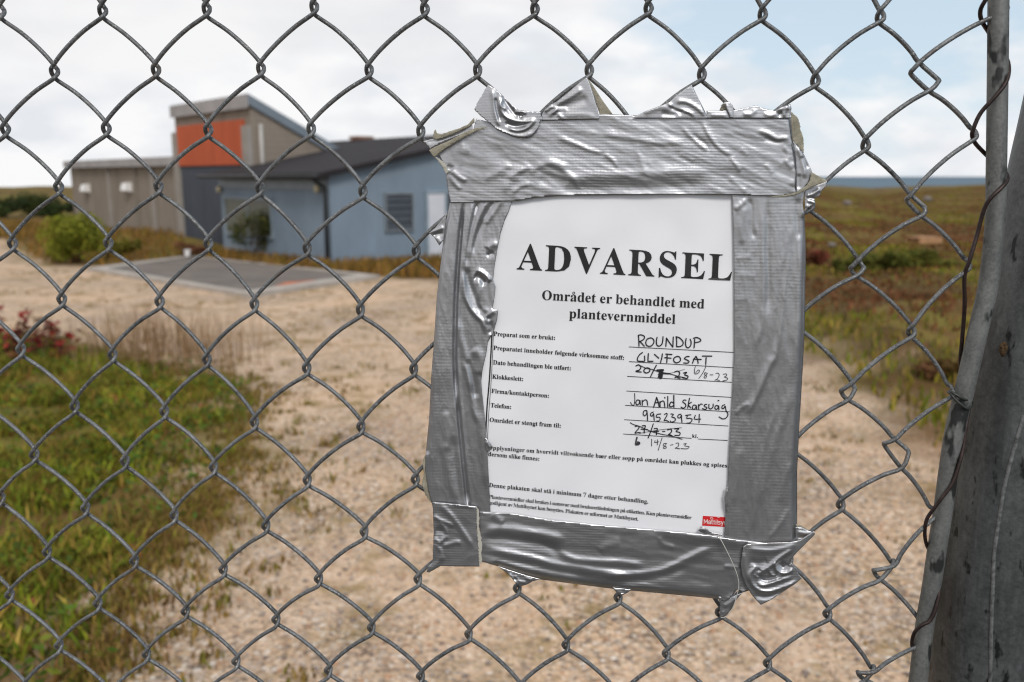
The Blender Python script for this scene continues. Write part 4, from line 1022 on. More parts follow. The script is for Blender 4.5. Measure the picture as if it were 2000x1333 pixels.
fence = empty('chain_link_fence', tuple(PO), PSI, -LEAN)
tag(fence, 'grey chain link fence of galvanised diamond wire mesh with the warning notice taped on', 'fence')
PXMM = 1 / 3100.0
WR, WD = 0.00138, 0.0027
allV, allF, nb_ = [], [], 0
J0, J1 = -10, 40
for w in range(-16, 18):
    path = []
    for j in range(J0, J1 + 1):
        left = (w + j) % 2 == 0
        c = w if left else w + 1
        K = knuckle(c, j)
        near = -2 <= c <= 18 and -2 <= j <= 13
        if (c, j) in WIDE:
            le, re, up, lo = [np.array(plane(*q)) for q in WIDE[(c, j)]]
            e_ = le if left else re
            pts = [(up[0], up[1], WD if left else -WD), (e_[0] * .86 + up[0] * .14, e_[1] * .8 + up[1] * .2, 0.6 * WD if left else -0.6 * WD), (e_[0], e_[1], 0),
                   (e_[0] * .86 + lo[0] * .14, e_[1] * .8 + lo[1] * .2, -0.6 * WD if left else 0.6 * WD), (lo[0], lo[1], -WD if left else WD)]
        else:
            s = -1 if left else 1
            jit = 1 + 0.25 * perlin(c * 1.7 + 3.1, j * 1.3)
            form = [(-1.5, -13, 1.0), (3.2, -7.5, .75), (5.2 * jit, 0, 0), (3.6, 6.5, -.75), (-1.5, 12.5, -1.0)]
            if c == 18: form = [(-6, -13, 1.0), (1.0, -7.5, .75), (3.5, 0, 0), (1.0, 6.5, -.75), (-6, 12.5, -1.0)]
            pts = [(K[0] + s * a * PXMM, K[1] - b * PXMM, (d if left else -d) * WD) for a, b, d in form]
        path.append(pts)
    full = []
    for i, pts in enumerate(path):
        full += pts
        if i + 1 < len(path):
            a = np.array(pts[-1]); b = np.array(path[i + 1][0]); d = b - a
            ln = math.hypot(d[0], d[1])
            nrm = np.array([-d[1], d[0]]) / (ln + 1e-9)
            if nrm[1] < 0: nrm = -nrm
            j = J0 + i
            amp = ln * (0.048 + 0.018 * perlin(w * 2.3, j * 1.9))
            for t in (0.28, 0.55, 0.8):
                q = a + d * t
                bl = amp * (1 - (2 * t - 1) ** 2 * 0.9)
                full.append((q[0] + nrm[0] * bl, q[1] + nrm[1] * bl, q[2]))
    P = np.array(full)
    P = spline(P, 3)
    P3 = np.stack([P[:, 0], -P[:, 2], P[:, 1]], 1)
    P3 = P3[P3[:, 2] > -1.56]
    V, F = tube_arrays(P3, WR, 8)
    allV.append(V); allF.append(np.array(F) + nb_); nb_ += len(V)
fast_mesh('wire_mesh', np.vstack(allV), np.vstack(allF), M['wire'], fence, smooth=True)

V, F = tube_arrays(bar_line, 0.0057, 14, caps=False)
# a slightly flattened bar
tb = fast_mesh('edge_bar', V, np.array(F), M['bar'], fence, smooth=True)

def lace(pts, r, name, mat):
    """tie wire given as photograph pixels and height in front of the bar's middle (millimetres)"""
    P = np.array([(*plane(x, y, h / 1000), h / 1000) for x, y, h in pts])
    P = spline(np.stack([P[:, 0], -P[:, 2], P[:, 1]], 1), 6)
    V, F = tube_arrays(P, r, 7)
    return fast_mesh(name, V, np.array(F), mat, fence, smooth=True)
lace([(1945, -30, 8), (1925, 0, 8), (1915, 20, 5), (1917, 40, 2), (1931, 63, -4), (1950, 95, -8), (1966, 115, -4), (1970, 140, 3), (1962, 166, 7.5), (1938, 195, 8),
      (1915, 222, 6), (1902, 250, 5), (1899, 266, 3), (1906, 282, -1), (1927, 304, -5), (1948, 325, -8), (1964, 338, -2), (1967, 352, 4), (1955, 368, 7.5), (1935, 387, 8),
      (1922, 410, 6), (1909, 457, 4), (1894, 508, 5), (1884, 540, 3), (1884, 600, 0), (1879, 666, -4), (1876, 710, -6), (1884, 735, -8)], 0.00125, 'tie_wire', M['tie'])
lace([(1855, 764, 3), (1862, 768, 7), (1880, 779, 8), (1897, 784, 2), (1896, 790, -4)], 0.0009, 'tie_wire', M['tie_grey'])
lace([(1896, 786, -4), (1899, 792, 2), (1888, 798, 8), (1868, 783, 8), (1857, 770, 6), (1852, 766, 2)], 0.0009, 'tie_wire', M['tie_grey'])
lace([(1893, 800, -2), (1887, 830, 2), (1882, 870, 4.5), (1874, 905, 7), (1860, 945, 8), (1840, 972, 8), (1824, 994, 7), (1810, 1015, 5), (1806, 1040, 3), (1809, 1062, 0), (1818, 1082, -6)], 0.00115, 'tie_wire', M['tie'])
lace([(1833, 1128, 0), (1834, 1155, 5), (1828, 1187, 7.5), (1817, 1212, 8), (1800, 1222, 8), (1786, 1236, 6), (1781, 1256, 3), (1784, 1275, -4)], 0.00115, 'tie_wire', M['tie'])

# ---------------------------------------------------------------- gate post
POST_E = [(-120, 2077), (60, 2040), (240, 2001), (333, 1980), (480, 1951), (666, 1918), (840, 1888), (1000, 1856), (1120, 1834), (1225, 1820), (1333, 1815), (1460, 1812)]
PR = 0.036
post = empty('gate_post', tuple(PO), PSI, -LEAN)
tag(post, 'thick stained galvanised steel post with a weld seam beside the fence edge bar', 'post')
DEP = -0.030
pp = []
for y, x in POST_E:
    a, b = plane(x, y, DEP)
    pp.append((a + PR * 0.985, -DEP, b))
pl = spline(pp, 6)
d0 = pl[0] - pl[4]; d0 /= np.linalg.norm(d0)
pl = np.vstack([pl[0] + d0 * 0.35, pl, [pl[-1][0] - 0.015, -DEP, -1.0], [pl[-1][0] - 0.03, -DEP, -1.62]])
V, F = tube_arrays(pl, PR, 40, caps=False)
fast_mesh('tube', V, np.array(F), M['post'], post, smooth=True)
seam_px = [(811, 2000), (928, 1967), (991, 1955), (1075, 1943), (1150, 1939), (1225, 1936), (1333, 1934), (1460, 1932)]
sp_ = []
for y, x in seam_px:
    # meet the ray with the tube's front
    d = ray(x, y); dl = np.array([d @ EX, -(d @ NF), d @ EZ3]); c0 = np.array([0, 0, CAMZ]) - PO; o = np.array([c0 @ EX, -(c0 @ NF), c0 @ EZ3])
    best = None
    for t in np.linspace(0.4, 0.75, 700):
        q = o + dl * t
        i = np.argmin(np.abs(pl[:, 2] - q[2])); cx = np.interp(-q[2], -pl[:, 2], pl[:, 0])
        if (q[0] - cx) ** 2 + (q[1] + DEP) ** 2 < PR ** 2:
            best = q; break
    if best is not None: sp_.append(best)
if len(sp_) > 3:
    V, F = tube_arrays(spline(sp_, 6), 0.0013, 8)
    fast_mesh('weld_seam', V, np.array(F), simple('weld_metal', (0.15, 0.155, 0.155), 0.5, 0.4, 0.6, 300.0), post, smooth=True)
def on_post(x, y):
    d = ray(x, y); dl = np.array([d @ EX, -(d @ NF), d @ EZ3]); c0 = np.array([0, 0, CAMZ]) - PO; o = np.array([c0 @ EX, -(c0 @ NF), c0 @ EZ3])
    for t in np.linspace(0.4, 0.75, 1400):
        q = o + dl * t
        cx = np.interp(-q[2], -pl[:, 2], pl[:, 0])
        if (q[0] - cx) ** 2 + (q[1] + DEP) ** 2 < PR ** 2: return q
    return o + dl * 0.5
bp = on_post(1961, 682)
import bmesh
bm = bmesh.new(); bmesh.ops.create_icosphere(bm, subdivisions=3, radius=1.0)
for v in bm.verts:
    s = 1 + 0.35 * float(perlin(v.co.x * 2 + 5, v.co.z * 2 + v.co.y))
    v.co = Vector((v.co.x * 0.0028 * s, v.co.y * 0.0022 * s, v.co.z * 0.0045 * s))
me = bpy.data.meshes.new('rust_lump'); bm.to_mesh(me); bm.free(); me.materials.append(M['rust'])
ro = bpy.data.objects.new('rust_lump', me); C.objects.link(ro); ro.parent = post; ro.location = tuple(bp)

# ---------------------------------------------------------------- the taped warning notice
notice = empty('warning_notice', tuple(PO), PSI, -LEAN)
tag(notice, 'white laminated warning notice with black print framed in wrinkled silver duct tape', 'sign')
PH = 0.0062                                   # paper lies this far in front of the wire's middle
def sheet(name, poly, base, mat, ridges=(), step=2.7, parent=None, rough=0.0, rag=0.0, thick=0.00035, tilt=None, seed=0, rdir=None, sub=4, relief=0.25):
    """a piece of tape: outline in photograph pixels, base height and ridges (points, half width px, height mm) in front of the fence"""
    poly = np.asarray(poly, float)
    # resample the outline
    B = []
    n = len(poly)
    rg = np.random.RandomState(seed + 11)
    for i in range(n):
        a, b = poly[i], poly[(i + 1) % n]; ln = np.linalg.norm(b - a); k = max(1, int(ln / step))
        nr = np.array([-(b - a)[1], (b - a)[0]]) / (ln + 1e-9)
        for t in range(k):
            j = 0.0
            if rag and 0 < t: j = rg.uniform(-rag, rag)
            B.append(a + (b - a) * t / k + nr * j)
    B = np.array(B)
    lo, hi = B.min(0), B.max(0)
    gx, gy = np.meshgrid(np.arange(lo[0] + step * .5, hi[0], step), np.arange(lo[1] + step * .5, hi[1], step))
    gx = gx + (np.arange(gx.shape[0]) % 2)[:, None] * step * 0.5
    G = np.stack([gx.ravel(), gy.ravel()], 1)
    G = G[in_poly(G, B)]
    # keep clear of the outline
    if len(G):
        dmin = np.full(len(G), 1e9)
        for i in range(0, len(B)):
            dmin = np.minimum(dmin, np.hypot(G[:, 0] - B[i, 0], G[:, 1] - B[i, 1]))
        G = G[dmin > step * 0.55]
    allp = np.vstack([B, G]); nb = len(B)
    r = delaunay_2d_cdt([Vector(p) for p in allp], [(i, (i + 1) % nb) for i in range(nb)], [list(range(nb))], 1, 1e-5)
    P = np.array([tuple(v) for v in r[0]]); F = [f for f in r[2]]
    h = np.full(len(P), 0.0)
    for rd in ridges:
        pts, w, a = rd[:3]
        if not (len(rd) > 4 and rd[4]): a = a * (relief if a > 0 else min(1.0, relief * 1.35))
        side = rd[3] if len(rd) > 3 else 1.0          # lower side falls quicker than the upper by this factor
        S = spline(pts, sub) if len(pts) > 2 else np.array(pts, float)
        cum = np.concatenate([[0], np.cumsum(np.linalg.norm(np.diff(S, axis=0), axis=1))]); tot = cum[-1] + 1e-9
        bd = np.full(len(P), 1e9); bt = np.zeros(len(P)); bs = np.zeros(len(P))
        for i in range(len(S) - 1):
            d, t = seg_dist(P, S[i], S[i + 1])
            m = d < bd
            bd[m] = d[m]; bt[m] = ((cum[i] + t * (cum[i + 1] - cum[i])) / tot)[m]
            ab = S[i + 1] - S[i]
            sg = np.sign(ab[0] * (P[:, 1] - S[i][1]) - ab[1] * (P[:, 0] - S[i][0]))
            bs[m] = sg[m]
        ww = np.where(bs > 0, w * side, w)
        env = np.clip(np.minimum(bt, 1 - bt) / 0.16, 0, 1); env = env * env * (3 - 2 * env)
        if len(rd) > 4 and rd[4]: env = 1.0
        h += a * env * np.exp(-(bd / ww) ** 2)
    if rough:
        x, y = P[:, 0], P[:, 1]
        if rdir is not None:
            c, s = math.cos(rdir), math.sin(rdir); x, y = x * c + y * s, (-x * s + y * c) * 2.6
        wv = np.abs(fbm(x / 75.0 + seed, y / 46.0, 3))
        h += rough * (-0.75 * np.sqrt(wv + 0.01) + 1.1 * fbm(x / 170 + 3.3 * seed, y / 75, 3))
    if tilt is not None:
        (ax, ay), (bx, by), ha, hb = tilt
        t = np.clip(((P[:, 0] - ax) * (bx - ax) + (P[:, 1] - ay) * (by - ay)) / ((bx - ax) ** 2 + (by - ay) ** 2), 0, 1)
        h += ha + (hb - ha) * t
    if name == 'paper': h = h + ripple(P) * 1000.0
    V = plane_arr(P, base + h / 1000.0)
    o = mesh_obj(name, V, F, mat, parent or notice, smooth=True)
    if V.shape[0] and len(F):
        # faces look at the camera
        nrm = o.data.polygons[0].normal
        if nrm.y > 0: o.data.flip_normals()
    if thick:
        m = o.modifiers.new('thickness', 'SOLIDIFY'); m.thickness = thick; m.offset = -1
    return o

def ripple(P):
    """the laminated sheet is not quite flat (metres)"""
    P = np.asarray(P, float); x, y = P[:, 0], P[:, 1]
    return 0.0011 * fbm(x / 150.0 + 2.2, y / 210.0 + 0.7, 2) + 0.0005 * fbm(x / 70.0 + y / 160.0, y / 120.0 - 5.5, 1)
# paper
paper_poly = [(905, 350), (1500, 345), (1500, 700), (1490, 860), (1475, 1075), (1200, 1062), (925, 1030), (918, 700)]
sheet('paper', paper_poly, PH, M['paper'], [], step=6, thick=0.0004)

GLYPHS = {}
for ln in GLYPH_DATA.split('\n'):
    if not ln: continue
    ch, adv, cons = ln.split('|')
    GLYPHS[ch] = (int(adv) / 500.0, [[tuple(int(q) / 500.0 for q in p.split(',')) for p in c.split(' ')] for c in cons.split(';')])
def circ(cx, cy, r, n=14, ry=None):
    return [(cx + r * math.cos(2 * math.pi * i / n), cy + (ry or r) * math.sin(2 * math.pi * i / n)) for i in range(n)]
GLYPHS['.'] = (0.25, [circ(.125, .075, .085)])
GLYPHS[','] = (0.25, [[(.06, .08), (.10, .15), (.17, .15), (.2, .07), (.16, -.05), (.08, -.13), (.06, -.11), (.12, -.04), (.13, 0), (.08, .03)]])
GLYPHS[':'] = (0.333, [circ(.167, .075, .085), circ(.167, .40, .085)])
GLYPHS['/'] = (0.278, [[(-.02, -.02), (.06, -.02), (.30, .69), (.22, .69)]])
GLYPHS[' '] = (0.25, [])
a_ = GLYPHS['a']; GLYPHS['\u00e5'] = (a_[0], a_[1] + [circ(.25, .60, .10, 16), circ(.25, .60, .055, 12)])
o_ = GLYPHS['o']; GLYPHS['\u00f8'] = (o_[0], o_[1] + [[(.04, -.03), (.08, -.03), (.46, .50), (.42, .50)]])
e_ = GLYPHS['e']; GLYPHS['\u00e6'] = (a_[0] * .82 + e_[0], a_[1] + [[(x + a_[0] * .82, y) for x, y in c] for c in e_[1]])
_cache = {}
def glyph_mesh(ch, thin):
    if (ch, thin) in _cache: return _cache[(ch, thin)]
    V, F = [], []
    cons = GLYPHS[ch][1]
    groups = [cons]
    if ch == '\u00f8': groups = [cons[:-1], cons[-1:]]
    if ch == '\u00e6': k = len(a_[1]); groups = [cons[:k], cons[k:]]
    for g in groups:
        cu = bpy.data.curves.new('g', 'CURVE'); cu.dimensions = '2D'; cu.fill_mode = 'BOTH'; cu.offset = thin
        for c in g:
            s = cu.splines.new('POLY'); s.points.add(len(c) - 1)
            for i, (x, y) in enumerate(c): s.points[i].co = (x, y, 0, 1)
            s.use_cyclic_u = True
        ob = bpy.data.objects.new('g', cu); C.objects.link(ob)
        dg = bpy.context.evaluated_depsgraph_get(); ev = ob.evaluated_get(dg); me = ev.to_mesh()
        b = len(V); V += [(v.co.x, v.co.y) for v in me.vertices]; F += [tuple(b + i for i in p.vertices) for p in me.polygons]
        ev.to_mesh_clear(); bpy.data.objects.remove(ob); bpy.data.curves.remove(cu)
    _cache[(ch, thin)] = (V, F)
    return V, F

def text_line(name, s, start, end, em, mat, thin=0.0, hgt=0.00022):
    """a printed line whose baseline runs from start to end (photograph pixels); em in pixels, letter spacing follows"""
    nat = sum(GLYPHS[c][0] for c in s) * em
    A = np.array(start, float); B = np.array(end, float); ln = np.linalg.norm(B - A)
    track = (ln - nat) / max(1, len(s) - 1)
    ux = (B - A) / ln; uy = np.array([ux[1], -ux[0]])
    uy = uy * 0.6 + np.array([0.035, -1.0]) * 0.4
    V, F, x = [], [], 0.0
    for c in s:
        gv, gf = glyph_mesh(c, thin) if c != ' ' else ([], [])
        b = len(V)
        V += [A + ux * (x + p[0] * em) + uy * p[1] * em for p in gv]
        F += [tuple(b + i for i in f) for f in gf]
        x += GLYPHS[c][0] * em + track
    P = plane_arr(np.array(V), PH + hgt + 0.00022 + ripple(V))
    return mesh_obj(name, P, F, mat, notice)

def ink(name, strokes, mat, hgt=0.0003, k=1.0):
    """pen strokes: (points in photograph pixels, width px), laid on the paper as thin ribbons"""
    V, F = [], []
    for pts, w in strokes:
        S = spline(pts, 5) if len(pts) > 2 else spline(pts, max(1, int(math.hypot(pts[1][0] - pts[0][0], pts[1][1] - pts[0][1]) / 6)))
        T = np.gradient(S, axis=0); T /= np.linalg.norm(T, axis=1)[:, None] + 1e-9
        N = np.stack([-T[:, 1], T[:, 0]], 1) * w * k / 2
        b = len(V); m = len(S)
        for i in range(m): V += [S[i] + N[i], S[i] - N[i]]
        F += [(b + 2 * i, b + 2 * i + 1, b + 2 * i + 3, b + 2 * i + 2) for i in range(m - 1)]
        for e, sg in ((0, -1), (m - 1, 1)):            # round ends
            c0 = len(V); a0 = math.atan2(T[e][1] * sg, T[e][0] * sg)
            for q in range(7):
                an = a0 - math.pi / 2 + math.pi * q / 6
                V.append(S[e] + np.array([math.cos(an), math.sin(an)]) * w * k / 2)
            F.append(tuple(c0 + q for q in range(7)))
    P = plane_arr(np.array(V), PH + hgt + 0.00022 + ripple(V))
    # strokes overlap: lift each a hair so that no two faces share a plane
    return mesh_obj(name, P, F, mat, notice)

text_line('heading', 'ADVARSEL', (1010, 526.5), (1429, 548.5), 74, M['ink'])
text_line('subheading', 'Omr\u00e5det er behandlet med', (1057.5, 585.5), (1376, 603), 27, M['ink'])
text_line('subheading', 'plantevernmiddel', (1111, 621), (1319.5, 633), 27, M['ink'])
for s, a, b, em in [('Preparat som er brukt:', (963.8, 656), (1085, 664.3), 11.8), ('Preparatet inneholder f\u00f8lgende virksomme stoff:', (963.3, 683.4), (1219.5, 703.4), 11.8),
                    ('Dato behandlingen ble utf\u00f8rt:', (962.5, 711.8), (1115.6, 723.9), 11.8), ('Klokkeslett:', (961, 739.7), (1022.6, 744.8), 11.8),
                    ('Firma/kontaktperson:', (959.5, 767.6), (1073, 777.4), 11.8), ('Telefon:', (957.9, 795.5), (999, 799.3), 11.8),
                    ('Omr\u00e5det er stengt fram til:', (955.6, 824), (1096, 836), 11.8),
                    ('Opplysninger om hvorvidt viltvoksende b\u00e6r eller sopp p\u00e5 omr\u00e5det kan plukkes og spises,', (953.3, 878), (1423.5, 914), 11.4),
                    ('dersom slike finnes:', (953.3, 890.8), (1054, 900.5), 11.4),
                    ('Denne plakaten skal st\u00e5 i minimum 7 dager etter behandling.', (954.8, 951.3), (1266.5, 984), 11.4), ('kl.', (1351.6, 854.8), (1363.8, 855.6), 9.6)]:
    text_line('printed_line', s, a, b, em * 1.02, M['ink'], 0.006)
text_line('small_print', 'Plantevernmidler skal brukes i samsvar med bruksrettledningen p\u00e5 etiketten. Kun plantevernmidler', (954.5, 973.8), (1350.6, 1014.7), 10.4, M['ink_grey'], 0.002)
text_line('small_print', 'godkjent av Mattilsynet kan benyttes. Plakaten er utformet av Mattilsynet.', (954.8, 985.2), (1247, 1017.5), 10.4, M['ink_grey'], 0.002)
ink('form_line', [([a, b], 1.15) for a, b in [((1228.6, 677.8), (1440, 689)), ((1229, 706.6), (1440, 719)), ((1225.6, 735.4), (1429.6, 747)), ((1223.8, 764), (1427.8, 776.4)),
     ((1221.4, 792), (1424.8, 804.6)), ((1219.6, 820), (1422.4, 832.4)), ((1217.8, 848), (1350.4, 856.4)), ((1364, 857.8), (1421, 860.6))]], M['ink'], 0.00018)
ink('margin_line', [([(961.5, 645), (956, 740), (951, 800), (947.5, 880)], 2.6), ([(958.2 + 6, 645), (958.2 + 1.5, 740), (954.5, 810), (951.5, 880)], 1.0)], M['ink'], 0.00024)

def hA(*st): return [([(1210 + x / 8.333, 640 + y / 8.333) for x, y in p], w) for w, p in st]
def hB(*st): return [([(1210 + x / 8.333, 760 + y / 8.333) for x, y in p], w) for w, p in st]
B2 = 2.25
ink('handwriting', hA((B2, [(318, 303), (315, 230), (312, 165), (308, 132)]), (B2, [(305, 128), (350, 120), (400, 140), (405, 175), (370, 210), (322, 232)]), (B2, [(330, 225), (370, 265), (404, 304)]),
    (B2, [(500, 170), (450, 190), (428, 250), (450, 296), (510, 303), (553, 260), (560, 210), (535, 178), (498, 168)]),
    (B2, [(612, 160), (600, 230), (612, 288), (650, 303), (690, 270), (705, 210), (708, 150)]),
    (B2, [(755, 305), (760, 240), (765, 172)]), (B2, [(765, 172), (810, 240), (868, 318)]), (B2, [(870, 318), (872, 240), (876, 155)]),
    (B2, [(930, 305), (932, 230), (925, 165)]), (B2, [(920, 150), (980, 170), (1033, 230), (1030, 280), (990, 308), (932, 312)]),
    (B2, [(1085, 180), (1075, 250), (1085, 310), (1120, 330), (1160, 290), (1165, 230), (1150, 190)]),
    (B2, [(1215, 330), (1220, 260), (1225, 190)]), (B2, [(1205, 175), (1250, 162), (1310, 185), (1323, 215), (1290, 235), (1228, 245)])), M['pen'])
ink('handwriting', hA((B2, [(372, 408), (325, 445), (292, 505), (300, 543), (350, 550), (406, 548), (410, 510), (408, 465)]), (B2, [(470, 425), (465, 500), (463, 548)]), (B2, [(463, 550), (545, 550)]),
    (B2, [(570, 437), (640, 500)]), (B2, [(698, 430), (688, 500), (667, 570)]), (B2, [(770, 570), (775, 500), (775, 442)]), (B2, [(755, 432), (853, 440)]), (B2, [(738, 490), (838, 500)]),
    (B2, [(935, 470), (887, 500), (887, 550), (930, 575), (983, 550), (993, 510), (970, 475), (932, 470)]), (B2, [(1133, 472), (1090, 475), (1058, 505), (1098, 528), (1133, 555), (1105, 580), (1047, 576)]),
    (B2, [(1190, 580), (1210, 520), (1245, 467)]), (B2, [(1245, 467), (1270, 520), (1280, 583)]), (B2, [(1205, 515), (1330, 520)]), (B2, [(1350, 465), (1503, 466)]), (B2, [(1410, 490), (1405, 593)])), M['pen'])
ink('handwriting', hA((B2, [(270, 625), (310, 608), (348, 640), (325, 690), (267, 710), (300, 720), (353, 725)]), (B2, [(450, 655), (405, 680), (400, 720), (440, 740), (488, 715), (490, 670), (448, 655)]),
    (B2, [(600, 615), (550, 710), (507, 800)]), (4.2, [(615, 700), (715, 695), (650, 725), (705, 742), (640, 765), (690, 783), (640, 803), (680, 820), (690, 740)]), (B2 * 1.3, [(690, 745), (820, 752)]),
    (B2, [(900, 722), (950, 710), (980, 740), (960, 790), (902, 815), (925, 803), (960, 820), (988, 824)]), (B2, [(1045, 740), (1093, 730), (1062, 770), (1112, 790), (1100, 828), (1022, 815)]),
    (1.5, [(350, 625), (430, 660), (540, 685), (640, 720), (820, 755), (960, 795), (1060, 815)]), (0.7, [(760, 760), (920, 720), (1060, 680)])), M['pen'])
T2 = 1.3
ink('handwriting', hA((T2, [(1235, 635), (1220, 700), (1227, 750), (1268, 750), (1303, 715), (1285, 690), (1242, 735)]), (T2, [(1408, 590), (1400, 650), (1350, 750), (1292, 828)]),
    (T2, [(1430, 745), (1390, 735), (1386, 765), (1418, 790), (1400, 825), (1377, 805), (1400, 780), (1430, 752)]), (T2, [(1475, 770), (1523, 770)]),
    (T2, [(1570, 745), (1610, 745), (1623, 780), (1590, 838), (1552, 855), (1590, 850), (1630, 865)]), (T2, [(1690, 760), (1738, 755), (1743, 785), (1707, 805), (1753, 820), (1753, 850), (1682, 870)])), M['pen_thin'])
J2 = 2.0
ink('handwriting', hB((1.5, [(245, 75), (250, 170), (240, 250), (210, 265), (180, 220)]), (J2, [(335, 190), (290, 180), (267, 220), (282, 258), (318, 240), (333, 195), (340, 260)]),
    (J2, [(370, 185), (372, 265)]), (J2, [(372, 215), (410, 180), (445, 190), (460, 265)]), (B2, [(555, 300), (580, 220), (605, 137)]), (B2, [(605, 137), (632, 220), (648, 298)]), (J2, [(578, 225), (640, 222)]),
    (J2, [(660, 205), (662, 295)]), (J2, [(662, 222), (700, 195), (728, 215), (738, 295)]), (B2, [(736, 138), (742, 147)]), (J2, [(786, 120), (786, 298)]), (B2, [(885, 105), (885, 200), (887, 298)]),
    (B2, [(880, 225), (840, 215), (814, 265), (836, 293), (880, 270)]), (J2, [(1083, 185), (1050, 180), (1032, 210), (1073, 245), (1078, 285), (1040, 313), (1002, 295)]),
    (J2, [(1140, 150), (1125, 230), (1112, 308)]), (J2, [(1170, 217), (1122, 255), (1162, 308)]), (J2, [(1240, 265), (1202, 265), (1187, 310), (1212, 333), (1243, 300), (1250, 270), (1258, 333)]),
    (J2, [(1287, 255), (1291, 333)]), (J2, [(1291, 282), (1320, 247), (1348, 250)]), (J2, [(1420, 250), (1382, 260), (1387, 285), (1423, 305), (1400, 333), (1352, 320)]),
    (J2, [(1457, 250), (1457, 310), (1490, 325), (1523, 290), (1525, 247)]), (J2, [(1610, 275), (1570, 272), (1552, 310), (1577, 333), (1605, 310), (1615, 275), (1620, 338)]),
    (B2, [(1605, 193), (1616, 187)]), (J2, [(1713, 257), (1677, 272), (1667, 310), (1695, 320), (1720, 280), (1735, 350), (1766, 410), (1740, 468), (1682, 488), (1622, 455)])), M['pen'])
ink('handwriting', hB(*[(1.9, p) for p in ([(440, 350), (397, 360), (387, 410), (412, 438), (443, 400), (445, 352), (455, 430), (456, 513)], [(550, 375), (512, 395), (507, 430), (535, 443), (553, 400), (560, 440), (566, 513)],
    [(673, 407), (612, 416), (602, 460), (648, 460), (663, 490), (635, 523), (607, 520)], [(732, 415), (770, 397), (773, 430), (745, 480), (727, 513), (760, 510), (798, 530)],
    [(837, 406), (878, 415), (852, 455), (903, 475), (903, 518), (845, 540), (827, 522)], [(1000, 410), (957, 425), (952, 465), (990, 468), (1008, 425), (1011, 480), (1018, 543)],
    [(1163, 420), (1077, 430)], [(1105, 440), (1097, 480), (1150, 477), (1183, 500), (1150, 548), (1092, 558)], [(1235, 430), (1222, 490), (1323, 490)], [(1300, 412), (1295, 548)])]), M['pen'])
ink('handwriting', hB(*[(2.0, p) for p in ([(255, 610), (310, 605), (315, 640), (262, 700), (257, 720), (310, 710), (345, 715)], [(370, 600), (420, 600), (405, 660), (402, 718)], [(352, 655), (453, 660)],
    [(550, 570), (510, 690), (467, 798)], [(565, 645), (615, 645), (605, 700), (601, 745)], [(557, 690), (638, 690)], [(702, 690), (740, 690)],
    [(780, 665), (838, 655), (845, 700), (792, 748), (820, 745), (860, 765)], [(902, 650), (968, 645), (922, 690), (983, 710), (975, 753), (902, 755)])]) +
    hB((1.5, [(175, 550), (230, 580), (330, 610), (450, 665), (560, 705), (700, 740), (860, 770), (1020, 820)]), (0.8, [(320, 725), (500, 690), (700, 660), (1010, 630)])), M['pen'])
ink('handwriting', hB((3.0, [(285, 790), (270, 850), (267, 908), (328, 890), (292, 862), (330, 880), (272, 895), (300, 908)]), (T2, [(525, 815), (522, 928)]), (T2, [(580, 840), (576, 870), (638, 860)]), (T2, [(620, 825), (616, 913)]),
    (T2, [(695, 795), (660, 900), (632, 998)]), (T2, [(765, 885), (722, 890), (717, 920), (763, 945), (745, 968), (712, 960), (740, 925), (765, 888)]), (T2, [(830, 915), (873, 906)]),
    (T2, [(920, 885), (958, 880), (960, 930), (907, 965), (930, 965), (985, 975)]), (T2, [(1045, 895), (1088, 890), (1062, 925), (1133, 940), (1100, 973), (1002, 970)])), M['pen_thin'])

# red agency mark, its right end under the tape
lab = MB()
lq = [(1373, 1008), (1440, 1012), (1440, 1031), (1371.5, 1027)]
lq = np.array(lq, float)
lg = np.array([(lq[0] * (1 - a) + lq[1] * a) * (1 - b) + (lq[3] * (1 - a) + lq[2] * a) * b for b in np.linspace(0, 1, 5) for a in np.linspace(0, 1, 15)])
P = plane_arr(lg, PH + 0.0003 + ripple(lg))
logo = mesh_obj('red_logo', P, [(i * 15 + k, i * 15 + k + 1, i * 15 + k + 16, i * 15 + k + 15) for i in range(4) for k in range(14)], M['red'], notice)
def sans(x, y, s):                                       # small white strokes on the mark
    return [([(x + px * s, y + py * s + 0.055 * px * s) for px, py in st]) for st in
            ([(0, 0), (0, -7)], [(0, -7), (2.6, -2)], [(2.6, -2), (5.2, -7)], [(5.2, -7), (5.2, 0)],                       # M
             [(7, -4), (9, -5), (10.6, -4), (10.6, 0)], [(10.6, -2.6), (8, -2.6), (7, -1.2), (8.3, 0), (10.6, -.8)],       # a
             [(12.6, -6.5), (12.6, -1), (14, 0)], [(11.6, -5), (14, -5)], [(16, -6.5), (16, -1), (17.4, 0)], [(15, -5), (17.4, -5)],   # t t
             [(19, -5), (19, 0)], [(19, -6.9), (19, -6.4)], [(21, -7), (21, 0)],                                           # i l
             [(26, -4.6), (23.6, -5), (23, -3.6), (25.6, -2), (25.4, -.4), (22.8, -.2)],                                   # s
             [(27.4, -5), (29, -.4)], [(30.6, -5), (28.6, 1.4), (27.4, 2)], [(32.4, 0), (32.4, -5)], [(32.4, -4), (34, -5), (35.2, -4), (35.2, 0)])]  # y n
lw = ink('logo_lettering', [(s, 1.15) for s in sans(1375.2, 1023.2, 1.22)] + [([(1392.5, 1013) , (1390.3, 1011.2), (1387.6, 1012), (1388, 1014), (1391, 1014.6), (1392.8, 1013)], 0.8),
                            ([(1401, 1009.6), (1402.2, 1011.2), (1404.4, 1011.4), (1405.6, 1010)], 0.8)], M['white'], 0.0004)
lw.parent = logo

